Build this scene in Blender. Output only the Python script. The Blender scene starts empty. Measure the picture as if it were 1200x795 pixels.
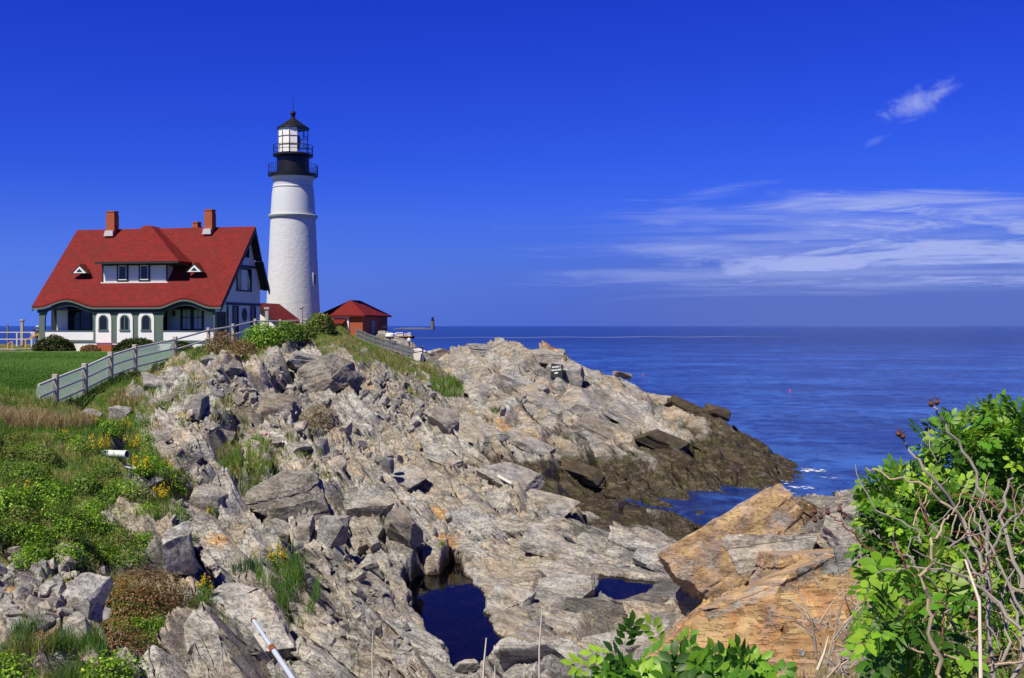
import bpy, bmesh, math, random
import numpy as np
from mathutils import Vector, Matrix, Euler
R = math.radians
sc = bpy.context.scene
COL = sc.collection
# ------------------------------------------------------------------ camera
CZ, F, HOR = 10.0, 1287.0, 382.0          # eye height over the sea, focal length and horizon row of the 1200x795 photo
cam = bpy.data.cameras.new('camera'); camo = bpy.data.objects.new('camera', cam); COL.objects.link(camo)
camo.location = (0, 0, CZ); camo.rotation_euler = (R(90), 0, 0)
cam.sensor_width = 36; cam.lens = 36 * F / 1200; cam.shift_y = -(397.5 - HOR) / 1200
cam.clip_start = 0.05; cam.clip_end = 60000
sc.camera = camo
# ------------------------------------------------------------------ light
SUN_AZ, SUN_EL = R(40), R(55)              # azimuth: to the left of straight behind the camera
S = Vector((-math.sin(SUN_AZ) * math.cos(SUN_EL), -math.cos(SUN_AZ) * math.cos(SUN_EL), math.sin(SUN_EL)))
sl = bpy.data.lights.new('sun', 'SUN'); so = bpy.data.objects.new('sun', sl); COL.objects.link(so)
sl.energy = 5.0; sl.angle = R(0.5); sl.color = (1, 0.92, 0.75)
so.rotation_euler = (-S).to_track_quat('-Z', 'Y').to_euler()
sc.view_settings.view_transform = 'Standard'; sc.view_settings.look = 'None'
sc.view_settings.exposure = 0.30; sc.view_settings.gamma = 1; sc.view_settings.use_curve_mapping = False
sc.cycles.max_bounces = 6; sc.cycles.transparent_max_bounces = 8
sc.cycles.use_denoising = True

class NT:                                   # small node-tree helper
    def __init__(s, tree): s.t = tree; s.n = tree.nodes; s.l = tree.links
    def new(s, typ, **kw):
        nd = s.n.new(typ)
        for k, v in kw.items():
            setattr(nd, k, v)
        return nd
    def put(s, sock, v):
        if isinstance(v, bpy.types.NodeSocket): s.l.new(v, sock)
        elif v is not None: sock.default_value = v
    def math(s, op, a, b=None, c=None, clamp=False):
        nd = s.new('ShaderNodeMath', operation=op); nd.use_clamp = clamp
        s.put(nd.inputs[0], a); s.put(nd.inputs[1], b)
        if c is not None: s.put(nd.inputs[2], c)
        return nd.outputs[0]
    def mix(s, f, a, b, blend='MIX'):
        nd = s.new('ShaderNodeMix', data_type='RGBA', blend_type=blend)
        s.put(nd.inputs[0], f); s.put(nd.inputs[6], c4(a)); s.put(nd.inputs[7], c4(b))
        return nd.outputs[2]
    def step(s, v, lo, hi):                  # smoothstep
        nd = s.new('ShaderNodeMapRange', interpolation_type='SMOOTHSTEP')
        s.put(nd.inputs[0], v); nd.inputs[1].default_value = lo; nd.inputs[2].default_value = hi
        return nd.outputs[0]
    def noise(s, vec, scale, detail=4, rough=0.55, dist=0.0, color=False):
        nd = s.new('ShaderNodeTexNoise'); s.put(nd.inputs['Vector'], vec)
        nd.inputs['Scale'].default_value = scale; nd.inputs['Detail'].default_value = detail
        nd.inputs['Roughness'].default_value = rough; nd.inputs['Distortion'].default_value = dist
        return nd.outputs[1 if color else 0]
    def mapping(s, vec, loc=(0, 0, 0), rot=(0, 0, 0), scale=(1, 1, 1)):
        nd = s.new('ShaderNodeMapping'); s.put(nd.inputs[0], vec)
        nd.inputs[1].default_value = loc; nd.inputs[2].default_value = rot; nd.inputs[3].default_value = scale
        return nd.outputs[0]
    def ramp(s, f, stops):
        nd = s.new('ShaderNodeValToRGB'); e = nd.color_ramp.elements
        while len(e) > 1: e.remove(e[-1])
        e[0].position, e[0].color = stops[0][0], c4(stops[0][1])
        for p, c in stops[1:]:
            q = e.new(p); q.color = c4(c)
        s.put(nd.inputs[0], f); return nd.outputs[0]
    def attr(s, name): return s.new('ShaderNodeAttribute', attribute_name=name)
    def xyz(s, vec):
        nd = s.new('ShaderNodeSeparateXYZ'); s.put(nd.inputs[0], vec); return nd.outputs
    def comb(s, x, y, z):
        nd = s.new('ShaderNodeCombineXYZ'); s.put(nd.inputs[0], x); s.put(nd.inputs[1], y); s.put(nd.inputs[2], z); return nd.outputs[0]
def c4(c):
    if isinstance(c, (tuple, list)) and len(c) == 3: return (*c, 1)
    return c

w = bpy.data.worlds.new('World'); sc.world = w; w.use_nodes = True
T = NT(w.node_tree); T.n.clear()
sky = T.new('ShaderNodeTexSky', sky_type='NISHITA', sun_disc=False)
sky.sun_elevation = SUN_EL; sky.sun_rotation = math.atan2(S.x, S.y); sky.altitude = 0; sky.air_density = 1.0; sky.dust_density = 0.6; sky.ozone_density = 3.0
# the deep polarised blue of the day: steeper red and green channels than the plain sky model
sep = T.new('ShaderNodeSeparateColor'); T.l.new(sky.outputs[0], sep.inputs[0])
def chan(i, gain, power): return T.math('MULTIPLY', T.math('POWER', sep.outputs[i], power), gain)
cmb = T.new('ShaderNodeCombineColor')
T.l.new(chan(0, 0.052, 1.75), cmb.inputs[0])
T.l.new(chan(1, 0.082, 1.75), cmb.inputs[1])
T.l.new(chan(2, 1.18, 1.06), cmb.inputs[2])
tc = T.new('ShaderNodeTexCoord')
dx, dy, dz = T.xyz(tc.outputs['Generated'])
az = T.math('ARCTAN2', dx, dy); el = T.math('ARCSINE', dz)
# sea-air whitening towards the right horizon, and cirrus over it
p = T.comb(T.math('MULTIPLY', az, 5.5), T.math('MULTIPLY', el, 42.0), 3.3)
n1 = T.noise(p, 1.0, 7, 0.58, 0.9)
p2 = T.comb(T.math('MULTIPLY', az, 16.0), T.math('MULTIPLY', el, 90.0), 7.1)
n2 = T.noise(p2, 1.0, 5, 0.6, 1.5)
dens = T.math('ADD', T.math('MULTIPLY', n1, 0.72), T.math('MULTIPLY', n2, 0.28))
eband = T.math('MULTIPLY', T.step(el, 0.012, 0.045), T.step(el, 0.165, 0.085))
slope = T.math('SUBTRACT', az, T.math('MULTIPLY', el, 1.3))
aband = T.step(slope, -0.06, 0.2)
aband = T.math('MULTIPLY', aband, T.step(az, 1.25, 0.8))
thr = T.math('SUBTRACT', dens, T.math('SUBTRACT', 0.68, T.math('MULTIPLY', T.math('MULTIPLY', eband, aband), 0.27)))
cl = T.step(thr, 0.0, 0.17)
cl = T.math('MULTIPLY', cl, T.math('MULTIPLY', eband, aband))
def puff(a0, e0, ra, re, seed, amt, tilt=0.0):
    da = T.math('SUBTRACT', az, a0); de = T.math('SUBTRACT', T.math('SUBTRACT', el, e0), T.math('MULTIPLY', da, tilt))
    q = T.comb(T.math('MULTIPLY', da, 1 / ra), T.math('MULTIPLY', de, 1 / re), seed)
    ln = T.new('ShaderNodeVectorMath', operation='LENGTH'); T.l.new(T.comb(T.math('MULTIPLY', da, 1 / ra), T.math('MULTIPLY', de, 1 / re), 0.0), ln.inputs[0])
    nn = T.noise(T.comb(T.math('MULTIPLY', az, 30.0 if ra < .04 else 16.0 / (1 + 12 * ra)), T.math('MULTIPLY', el, 52.0 if ra < .04 else 80.0), seed), 1.0, 7, 0.62, 1.0)
    v = T.math('SUBTRACT', T.math('MULTIPLY', T.math('SUBTRACT', nn, .14), 2.7), ln.outputs[1])
    return T.math('MULTIPLY', T.step(v, 0.0, 1.25), amt)
for a in ((0.350, 0.187, 0.030, 0.013, 1.0, 0.62, 0.25), (0.372, 0.196, 0.020, 0.012, 2.0, 0.62, 0.3), (0.18, 0.119, 0.06, 0.008, 5.0, 0.28, 0.12), (0.32, 0.158, 0.018, 0.006, 9.0, 0.25, 0.4), (0.33, 0.106, 0.15, 0.014, 12.0, 0.85, -0.02), (0.42, 0.098, 0.12, 0.010, 13.0, 0.7, 0.0), (0.16, 0.070, 0.13, 0.012, 15.0, 0.65, 0.0), (0.36, 0.064, 0.13, 0.010, 16.0, 0.55, 0.0), (0.30, 0.036, 0.2, 0.008, 17.0, 0.55, 0.0), (0.13, 0.045, 0.12, 0.008, 18.0, 0.45, 0.0), (0.15, 0.098, 0.05, 0.010, 22.0, 0.4, 0.1), (0.27, 0.082, 0.26, 0.034, 31.0, 0.5, 0.0), (0.30, 0.048, 0.30, 0.030, 33.0, 0.5, 0.0), (0.352, 0.188, 0.020, 0.014, 35.0, 0.7, 0.2)):
    cl = T.math('MAXIMUM', cl, puff(*a))
veil = T.math('MULTIPLY', T.math('MULTIPLY', T.step(az, 0.0, 0.25), T.step(az, 1.3, 0.8)), T.math('MULTIPLY', T.step(el, 0.12, 0.0), 0.62))
hz = T.mix(T.step(az, -0.5, 0.25), (1.15, 2.45, 8.9), (.72, 1.35, 5.9))
low = T.math('MULTIPLY', T.step(el, 0.145, -0.04), 0.95)
c = T.mix(low, cmb.outputs[0], hz)
high = T.math('SUBTRACT', 1.0, T.math('MULTIPLY', T.step(el, 0.29, 0.8), 0.72))  # unseen upper sky dimmed to weaken its blue fill light and deepen shadows
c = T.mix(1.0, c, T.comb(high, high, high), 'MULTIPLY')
c = T.mix(veil, c, (1.25, 1.85, 5.2))
c = T.mix(cl, c, (3.7, 4.5, 8.6))
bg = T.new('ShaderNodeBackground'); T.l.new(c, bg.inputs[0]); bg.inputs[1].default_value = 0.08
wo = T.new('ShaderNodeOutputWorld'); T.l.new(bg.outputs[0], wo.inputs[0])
# ------------------------------------------------------------------ numpy noise
def h2(ix, iy, seed):
    n = (ix.astype(np.int64) * 374761393 + iy.astype(np.int64) * 668265263 + seed * 1274126177) & 0xffffffff
    n = ((n ^ (n >> 13)) * 1274126177) & 0xffffffff
    n = ((n ^ (n >> 16)) * 2246822519) & 0xffffffff
    return ((n ^ (n >> 15)) & 0xffffff) / float(0x1000000)
def vnoise(x, y, seed=0):                    # smooth value noise in -1..1
    ix, iy = np.floor(x), np.floor(y); fx, fy = x - ix, y - iy
    fx = fx * fx * fx * (fx * (fx * 6 - 15) + 10); fy = fy * fy * fy * (fy * (fy * 6 - 15) + 10)
    a, b, c, d = h2(ix, iy, seed), h2(ix + 1, iy, seed), h2(ix, iy + 1, seed), h2(ix + 1, iy + 1, seed)
    return 2 * (a + (b - a) * fx + (c - a) * fy + (a - b - c + d) * fx * fy) - 1
def fbm(x, y, oct=4, seed=0, gain=0.5):
    v = 0; a = 1; t = 0
    for i in range(oct):
        v = v + a * vnoise(x * 2 ** i + 17.3 * i, y * 2 ** i - 9.1 * i, seed + i); t += a; a *= gain
    return v / t
def vor(x, y, seed):                         # F1 cell: three random numbers, offset from its centre, distance to the cell border
    ix, iy = np.floor(x), np.floor(y)
    d1 = np.full(x.shape, 9.0); d2 = np.full(x.shape, 9.0); cx = np.zeros(x.shape); cy = np.zeros(x.shape); ox = np.zeros(x.shape); oy = np.zeros(x.shape)
    for i in (-1, 0, 1):
        for j in (-1, 0, 1):
            gx, gy = ix + i, iy + j
            px, py = gx + 0.1 + 0.8 * h2(gx, gy, seed), gy + 0.1 + 0.8 * h2(gx, gy, seed + 1)
            ex, ey = x - px, y - py; d = np.sqrt(ex * ex + ey * ey)
            near = d < d1
            d2 = np.where(near, d1, np.minimum(d2, d)); d1 = np.where(near, d, d1)
            cx = np.where(near, gx, cx); cy = np.where(near, gy, cy); ox = np.where(near, ex, ox); oy = np.where(near, ey, oy)
    return h2(cx, cy, seed + 2), h2(cx, cy, seed + 3), h2(cx, cy, seed + 4), ox, oy, d2 - d1
def sstep(v, a, b):
    t = np.clip((v - a) / (b - a), 0, 1); return t * t * (3 - 2 * t)
def P(px, py, d): return ((px - 600) / F * d, float(d), CZ - (py - HOR) / F * d)   # what the photo shows at a pixel, at a distance
# ------------------------------------------------------------------ the lie of the land: (pixel x, pixel y, distance, vegetation, rock relief)
V = []
def cp(px, py, d, veg=0.0, rel=1.0): V.append((*P(px, py, d), veg, rel))
def xy(x, y, z, veg=0.0, rel=1.0): V.append((x, y, z, veg, rel))
for a in ((0,475,37,.9,.1),(40,480,38,.9,.1),(0,500,33,1,.1),(60,500,35,1,.1),(120,478,42,.7,.3),(180,442,50,.5,.5),(130,500,36,.8,.3),(170,470,44,.3,.8),(215,455,48,.2,.9),
          (0,560,27,1,.1),(100,560,29,1,.15),(180,550,32,.7,.4),(0,620,22.5,1,.2),(60,610,23.5,1,.2),(0,660,21,.2,.1),(100,640,24,.8,.3),(170,620,27,.5,.5),(205,600,29.5,.1,.8),(200,650,25.5,.1,.9),
          (30,700,19,0,.12),(70,690,19.6,0,.15),(0,740,17.5,.1,.1),(110,720,20,.1,.5),(160,690,22,.75,.4),(200,720,21.5,.6,.5),(0,795,15.5,.9,.2),(100,795,16.5,.6,.4),(180,795,18,.2,.8),
          (220,490,43,.2,.9),(200,530,37,.1,.9),(240,560,36,.2,.9),(240,620,30,0,1),(270,545,40,.6,.5),(270,700,25,0,1),(300,795,20.5,0,1),(250,770,20.5,0,1),
          (260,430,53,.2,.8),(250,408,60,.9,.2),(300,450,54,.1,.9),(300,500,47,0,1),(320,530,43,.35,.7),(300,560,39,.3,.8),(300,620,33,0,1),(330,690,27.5,.4,.6),(400,795,22,0,1),
          (300,412,62,.75,.4),(350,408,64,.3,.9),(360,424,62,0,1),(375,470,57,.1,.9),(375,490,54,.4,.7),(360,505,49,0,1),(370,560,41,0,1),(360,600,36.5,0,1),(370,655,32,0,1),(400,700,29,0,1),(430,760,26,0,1),
          (430,420,72,.5,.6),(430,450,65,.1,1),(430,480,59,0,1),(440,520,53,0,1),(440,580,44,0,1),(440,630,37.5,0,1),(460,680,34,0,1),(470,740,29.5,0,1),(460,795,25,0,1),
          (335,393,74,1,.1),(390,384,78,1,.1),(415,396,79,1,.1),(450,410,81,1,.1),(480,425,83,.8,.3),(500,442,82,.3,.8),(500,480,68,0,1),(510,540,54,0,1),(510,600,45,0,1),(510,640,39,0,1),
          (525,440,85,.4,.6),(540,480,74,.1,1),(540,410,91,0,.9),(575,405,92,0,.8),(610,406,91,0,.8),(640,413,90,0,.8),(690,440,88,0,.8),(740,456,87,0,.8),(780,470,86,0,.8),(820,482,84,0,.8),(850,493,83,0,.8),(885,520,80,0,.6),(940,550,77.5,0,.4),
          (540,445,84,.1,1),(600,440,84,0,1),(640,460,80,0,1),(580,470,78,0,1),(700,480,80,0,1),(760,510,74.5,0,1),(820,520,74,0,.8),(800,550,67,0,.8),(820,578,65.8,0,.6),(880,573,67,0,.5),(740,540,68.5,0,.9),(660,500,74,0,1),
          (560,520,64,0,1),(600,520,66,0,1),(640,540,65.5,0,1),(555,570,51.5,0,1),(600,590,49,0,.9),(640,600,48.5,0,.7),(660,572,62,0,.5),(690,600,54.5,0,.3),(740,592,56,0,.3),(740,620,50,0,.3),(780,605,53,0,.35),(790,630,47.5,0,.3),
          (620,640,42.5,0,.8),(650,680,37.5,0,.5),(600,690,35.5,0,.8),(660,725,32.5,0,.5),(620,760,29.8,0,.7),(620,795,27.5,0,.8),(690,795,26.5,0,.6),(700,745,31,0,.4),(740,715,33,0,.4),(700,645,41.5,0,.6),(745,645,42,0,.6),(775,665,39.5,0,.6),(765,700,34.8,0,.5),
          (540,690,35.7,0,.3),(540,740,31,0,.3),(570,785,27.4,0,.3),(720,688,35.9,0,.3),
          (800,705,32,0,.8),(830,740,26,0,.8),(870,700,26,0,.6),(900,660,25,0,.5),(950,655,24,0,.5),(1000,640,23.5,.1,.6),(1000,700,19,.1,.6),(910,750,18.8,0,.7),(950,745,17.5,.1,.7),(820,785,21,0,.7),(765,790,22.5,0,.7),
          (1060,640,19,.3,.5),(1060,578,24,0,.5),(1100,720,13,.5,.3),(1100,625,18,.5,.3)):
    cp(*a)
for a in ((862,690,28.6,0,.5),(838,700,29.5,0,.5),(905,690,27,0,.5),(930,640,27.5,0,.5),(890,620,30,0,.4)): cp(*a)
for a in ((420,397,96,.9,.05),(440,405,98,.9,.05),(458,411,97,.9,.05),(478,419,96,.8,.1),(495,424,95,.5,.4),(400,384,90,1,.05)): cp(*a)
for a in ((0,0,8.4,.8,.1),(-3,2.5,8.2,.6,.2),(3,2.5,8.4,.9,.1),(-.5,4.2,7.9,.6,.3),(-1,8,6.0,.2,.6),(0,12,4.2,0,.8),(-2.5,15,3.4,0,.8),(2.5,12,5,0,.7),(-5,9.5,5.9,.6,.4),(-7,13,5.2,.6,.4),(1.6,5.2,8.25,.8,.15),(4,6,8.2,.9,.1),(2.6,8.5,7.0,.6,.3),
          (-12,9,6.2,.9,.1),(-20,15,6.4,.9,.1),(-25,25,6.7,.9,.1),(-40,30,7.1,.9,.1),(-10,-4,8.2,.9,.1),(8,-4,8.4,.9,.1),(-40,-4,8,.9,.1),(-70,0,8,.9,.1),(7,10,7.6,.8,.2),(10,16,6.4,.2,.7),(12,22,3.2,0,.8),(9,33,1.0,0,.7),(8.5,42,-.5,0,.4),(13,36,-1.5,0,.4),(17,28,-.8,0,.5),(22,20,-1,0,.5),
          (13,6,7.8,.8,.2),(22,8,4,.3,.6),(32,6,-1,0,.5),(30,-4,2,.3,.5),(40,20,-4,0,.3),(30,45,-4,0,.3),(50,60,-5,0,.3),(45,-4,-3,0,.3),
          (9.7,57,-.7,0,.3),(11.5,60,-.7,0,.3),(13,52,-1.4,0,.3),(12.4,46,-1.2,0,.3),(17,64.5,-1.3,0,.3),(26,72,-2.5,0,.2),(25,82,-2.5,0,.2),(19,88,-1.5,0,.4),(13,95,-1,0,.5),(6,101,-.5,0,.6),(-1,104,1,0,.7),(30,100,-5,0,.2),(10,120,-5,0,.2),(50,120,-6,0,.2),
          (-9,100,6.9,.1,.6),(-6,106,3,0,.7),(-3,115,-2,0,.5),(-6,135,-2,0,.4),(-10,118,6.9,0,.3),(-12,128,7.8,.2,.1),(-11,140,3,0,.4),(-10,155,-4,0,.3),(-18,150,4,.1,.3),(-18,165,-4,0,.3),(-40,150,5,.3,.3),(-40,168,-4,0,.3),(-70,148,5,.5,.3),(-70,168,-4,0,.3),
          (-17,118,8.1,.8,0),(-22,105,8.0,.9,0),(-25,128,8.2,.9,0),(-17.5,92,8.9,.9,0)):
    xy(*a)
# the fence runs along X = -17 up the bank; lawn to its left
FENCE = [(-16.9,37.4,6.45),(-17,40.9,6.75),(-17,43.7,7.28),(-17,46.5,7.62),(-17,49.5,7.95),(-17,55.4,8.2),(-17.0,61.5,8.7),(-17.2,67.7,8.95),(-17.4,74.4,9.25),(-17.2,81.5,9.45),(-16.6,88.5,9.1),(-15.9,95.5,8.5)]
for q in FENCE[:10]: xy(q[0] + .3, q[1], q[2], .95, .05)
for x_, y_ in ((-21,46),(-21,54),(-21.5,62),(-22,70),(-22.5,80),(-23,90),(-30,45),(-30,60),(-30,80),(-45,43),(-45,60),(-45,80),(-70,45),(-70,80),(-60,100),(-75,110)): xy(x_, y_, 7.55, 1, 0)
for x_, y_ in ((-45,99),(-36,97),(-27,95),(-23.5,97),(-40,112),(-28,110),(-21,116),(-50,106),(-55,118),(-45,128),(-30,130)): xy(x_, y_, 7.72, .9, 0)
V = np.array(V)
def tps(XY, Z, lam):
    n = len(XY); d = np.hypot(XY[:, None, 0] - XY[None, :, 0], XY[:, None, 1] - XY[None, :, 1])
    K = d * d * np.log(d + 1e-9) + lam * np.eye(n) * np.mean(d) ** 2
    Pm = np.c_[np.ones(n), XY]; A = np.block([[K, Pm], [Pm.T, np.zeros((3, 3))]])
    return np.linalg.solve(A, np.r_[Z, np.zeros(3)])
GX0, GY0, GS = -92.0, -6.0, 0.4
gx = np.arange(GX0, 62, GS); gy = np.arange(GY0, 182, GS)
def grid_eval(coef, XY):
    out = np.zeros((len(gx), len(gy)))
    for i, x in enumerate(gx):
        d = np.sqrt((x - XY[:, 0]) ** 2 + (gy[:, None] - XY[:, 1]) ** 2)
        out[i] = (d * d * np.log(d + 1e-9)) @ coef[:len(XY)] + coef[-3] + coef[-2] * x + coef[-1] * gy
    return out
XYs = V[:, :2]
GZ = np.clip(grid_eval(tps(XYs, V[:, 2], 2e-5), XYs), -7, 12)
def idw(vals):                               # soft nearest-neighbour blend for the cover masks
    out = np.zeros((len(gx), len(gy)))
    for i, x in enumerate(gx):
        d2 = (x - XYs[:, 0]) ** 2 + (gy[:, None] - XYs[:, 1]) ** 2
        wt = 1 / (d2 + 0.3) ** 1.6; out[i] = (wt @ vals) / wt.sum(1)
    return out
GV, GR = idw(V[:, 3]), idw(V[:, 4])
def samp(G, x, y):
    u = np.clip((x - GX0) / GS, 0, len(gx) - 1.001); v = np.clip((y - GY0) / GS, 0, len(gy) - 1.001)
    i, j = u.astype(int), v.astype(int); a, b = u - i, v - j
    return G[i, j] * (1 - a) * (1 - b) + G[i + 1, j] * a * (1 - b) + G[i, j + 1] * (1 - a) * b + G[i + 1, j + 1] * a * b
POOL_Z = 1.45
def pool_poly(pts): return np.array([((px - 600) / F * d, d) for px, py in pts for d in [(CZ - POOL_Z) * F / (py - HOR)]])
POOLS = [pool_poly([(527,656),(538,660),(548,672),(566,690),(578,703),(574,716),(584,738),(592,760),(604,778),(612,800),(560,812),(520,790),(516,762),(500,742),(484,728),(486,706),(474,690),(488,676),(510,672)]),
         pool_poly([(700,675),(730,677),(764,684),(748,697),(722,704),(708,693)])]
def poly_sd(x, y, poly):                     # signed distance, negative inside
    d = np.full(x.shape, 1e9); ins = np.zeros(x.shape, bool); n = len(poly)
    for k in range(n):
        (ax, ay), (bx, by) = poly[k], poly[(k + 1) % n]
        t = np.clip(((x - ax) * (bx - ax) + (y - ay) * (by - ay)) / ((bx - ax) ** 2 + (by - ay) ** 2 + 1e-12), 0, 1)
        d = np.minimum(d, np.hypot(x - ax - t * (bx - ax), y - ay - t * (by - ay)))
        c = ((ay > y) != (by > y)) & (x < (bx - ax) * (y - ay) / (by - ay + 1e-12) + ax); ins ^= c
    return np.where(ins, -d, d)
def lawn_mask(x, y):
    return sstep(y, 41.5 + 2.0 * 0, 46) * sstep(-17.8 - x, 0, 1.2) * sstep(100 - y, 0, 3)
TX, TY = 0.50, -0.866                        # strike of the rock beds
def height(x, y, full=False):
    z = samp(GZ, x, y); veg = samp(GV, x, y); rel = samp(GR, x, y)
    lawn = lawn_mask(x, y)
    veg = veg + 0.28 * fbm(x / 1.7, y / 1.7, 4, 5) * (veg > .03) * (1 - lawn)
    rk = np.clip(rel, 0, 1) ** .45 * (1 - lawn) * (1 - 0.75 * sstep(veg, .45, .9))
    for pl in POOLS:
        cxy = pl.mean(0); rk = rk * (.35 + .65 * sstep(np.hypot((x - cxy[0]) / (np.ptp(pl[:, 0]) * .5 + 1.0), (y - cxy[1]) / (np.ptp(pl[:, 1]) * .5 + 1.2)), .7, 1.3))
    wx = x + 1.0 * fbm(x / 6, y / 6, 3, 11) + 0.10 * fbm(x / .9, y / .9, 2, 12)
    wy = y + 1.0 * fbm(x / 6, y / 6, 3, 21) + 0.10 * fbm(x / .9, y / .9, 2, 22)
    s = -wx * TY + wy * TX; l = wx * TX + wy * TY
    def beds(period, length, off_s, off_l, seed, skewl):
        # courses of bedding cut by cross joints: random numbers per block, position across and along it, distance to its joints
        u = s / period + off_s; k = np.floor(u); f = u - k
        sh = h2(k, k * 0, seed) ; v = l / (length * (.7 + .7 * h2(k, k * 0 + 5, seed))) + sh * 9 + skewl * f + off_l; j = np.floor(v); g = v - j
        return h2(k, j, seed + 1), h2(k, j, seed + 2), h2(k, j, seed + 3), f, g, np.minimum(np.minimum(f, 1 - f) * period, np.minimum(g, 1 - g) * length)
    rough = sstep(fbm(x / 4.5, y / 4.5, 3, 91) + .15 * sstep(-x, 2, 9), -.25, .3)
    a1, b1, c1, f1, g1, e1 = beds(3.2, 6.2, 0, 0, 31, .35)
    big = (a1 - .5) * 1.25 + (f1 - .5) * (.8 + 1.0 * b1) + (g1 - .5) * (c1 - .5) * 1.3 - 1.5 * (1 - sstep(e1, .02, .15)) * sstep(b1, .15, .6)
    av, bv, cv, ox, oy, ev = vor(s / 1.5, l / 2.4, 41)
    a2, b2, c2, f2, g2, e2 = beds(.95, 2.2, 2.0 * a1, 3 * a1, 43, .5)
    m_ = sstep(fbm(x / 9, y / 9, 2, 61) + .10 * sstep(-x, 0, 8), -.08, .2)
    mid = (1 - m_) * ((a2 - .5) * .42 + (f2 - .5) * (.30 + .35 * b2) + (g2 - .5) * (c2 - .5) * .5 - .75 * (1 - sstep(e2, .01, .08)) * sstep(c2, .2, .7))
    mid = mid + m_ * ((av - .5) * .9 + (bv - .3) * .75 * ox + (cv - .5) * .7 * oy - .6 * (1 - sstep(ev, 0, .08)))
    a2 = np.where(m_ > .5, av, a2); e2 = np.where(m_ > .5, ev, e2)
    a3, b3, c3, f3, g3, e3 = beds(.34, .9, 3 * a2, 5 * a2, 53, .6)
    sm = (a3 - .5) * .15 + (f3 - .5) * (.10 + .16 * b3) + (g3 - .5) * (c3 - .5) * .2 - .12 * (1 - sstep(e3, 0, .035))
    a4, b4, c4_, ox4, oy4, e4 = vor(s / .17 + 7 * a3, l / .34 + 7 * b3, 81)
    sm = sm + (a4 - .5) * .05 + (b4 - .5) * .07 * ox4 + (c4_ - .5) * .07 * oy4
    dz = big + mid * (.5 + .5 * rough) + sm * (.5 + .6 * rough) * sstep(e1, .02, .16) * sstep(e2, .01, .10) + 0.25 * fbm(x / 2.6, y / 2.6, 3, 95)
    lean = (big + mid) * rk
    z = z + dz * rk + (1 - rk) * (0.10 * fbm(x / 1.2, y / 1.2, 4, 99) * (1 - lawn) * (rel < .99) + .03 * lawn * fbm(x / 9, y / 9, 2, 98))
    psd = np.full(x.shape, 9.0)
    box = (x > -6) & (x < 8) & (y > 22) & (y < 44)
    if box.any():
        xb, yb = x[box], y[box]; q = np.minimum(poly_sd(xb, yb, POOLS[0]), poly_sd(xb, yb, POOLS[1]))
        q = q + 0.16 * fbm(xb / .6, yb / .6, 3, 7) + .34 * (a2[box] - .5) + .12 * (a3[box] - .5)
        zb = z[box]
        zb = np.where(q < 0, np.minimum(zb, POOL_Z - .03 - .55 * np.clip(-q / .5, 0, 1)), np.maximum(zb, POOL_Z + .02 + .10 * np.clip(q / .15, 0, 1) + .06 * a2[box]))
        far = sstep(q, .8, 1.8); z[box] = zb * (1 - far) + np.maximum(z[box], POOL_Z - 3 * far) * far
        psd[box] = q
    # the brow of the mound falls away towards the ramp and the sea
    pxx = 600 + F * x / np.maximum(y, 1); cap = CZ - (np.interp(pxx, [405, 420, 440, 458, 478, 495, 506, 520, 540], [392, 401, 409, 415, 422, 427, 424, 416, 407]) - HOR) / F * y
    on = sstep(pxx, 400, 412) * (1 - sstep(pxx, 528, 540)) * sstep(y, 58, 66) * (1 - sstep(y, 104, 108)); z = z + on * np.minimum(0, cap - z)
    if full is None: return z, lean * sstep(psd, .3, 1.2)
    if not full: return z
    tide = (1 - sstep(z + 1.3 * fbm(x / 3, y / 3, 3, 101) + .3 * (a2 - .5), .9, 3.3 - 1.4 * sstep(60 - y, 0, 14) + .42 * np.clip(x - 9.5, 0, 9))) * sstep(y + 1.5 * fbm(x / 2, y / 2, 2, 55), 45.5, 50.0)
    tide = np.maximum(tide, (1 - sstep(z + .3 * (a2 - .5), .3, 1.1)))
    return z, veg * (1 - .999 * lawn), lawn, tide, psd, rk, .45 * a1 + .55 * a2
def ground(x, y): return float(height(np.array([float(x)]), np.array([float(y)]))[0])
def hit(px, py, d0=6.0, d1=180.0):           # where the line of sight through a photo pixel meets the ground
    d = np.exp(np.linspace(math.log(d0), math.log(d1), 2600)); X = (px - 600) / F * d; Z = CZ - (py - HOR) / F * d
    k = np.nonzero(Z < height(X, d))[0]
    i = k[0] if len(k) else len(d) - 1
    return Vector((X[i], d[i], Z[i]))
# ------------------------------------------------------------------ material helpers
def material(name):
    m = bpy.data.materials.new(name); m.use_nodes = True; t = NT(m.node_tree); b = t.n['Principled BSDF']; return m, t, b
def simple(name, col, rough=.6, var=.12, scale=6, metal=0, spec=.4, bump=0.0, bscale=40):
    m, t, b = material(name); o = t.new('ShaderNodeTexCoord').outputs['Object']
    n = t.noise(o, scale, 5)
    t.put(b.inputs['Base Color'], t.mix(n, tuple(max(0, c * (1 - var * 1.6)) for c in col), tuple(min(1, c * (1 + var * 1.6)) for c in col)))
    b.inputs['Roughness'].default_value = rough; b.inputs['Metallic'].default_value = metal; b.inputs['Specular IOR Level'].default_value = spec
    if bump:
        bp = t.new('ShaderNodeBump'); bp.inputs['Strength'].default_value = bump; bp.inputs['Distance'].default_value = .02
        t.put(bp.inputs['Height'], t.noise(o, bscale, 4)); t.put(b.inputs['Normal'], bp.outputs[0])
    return m
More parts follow.
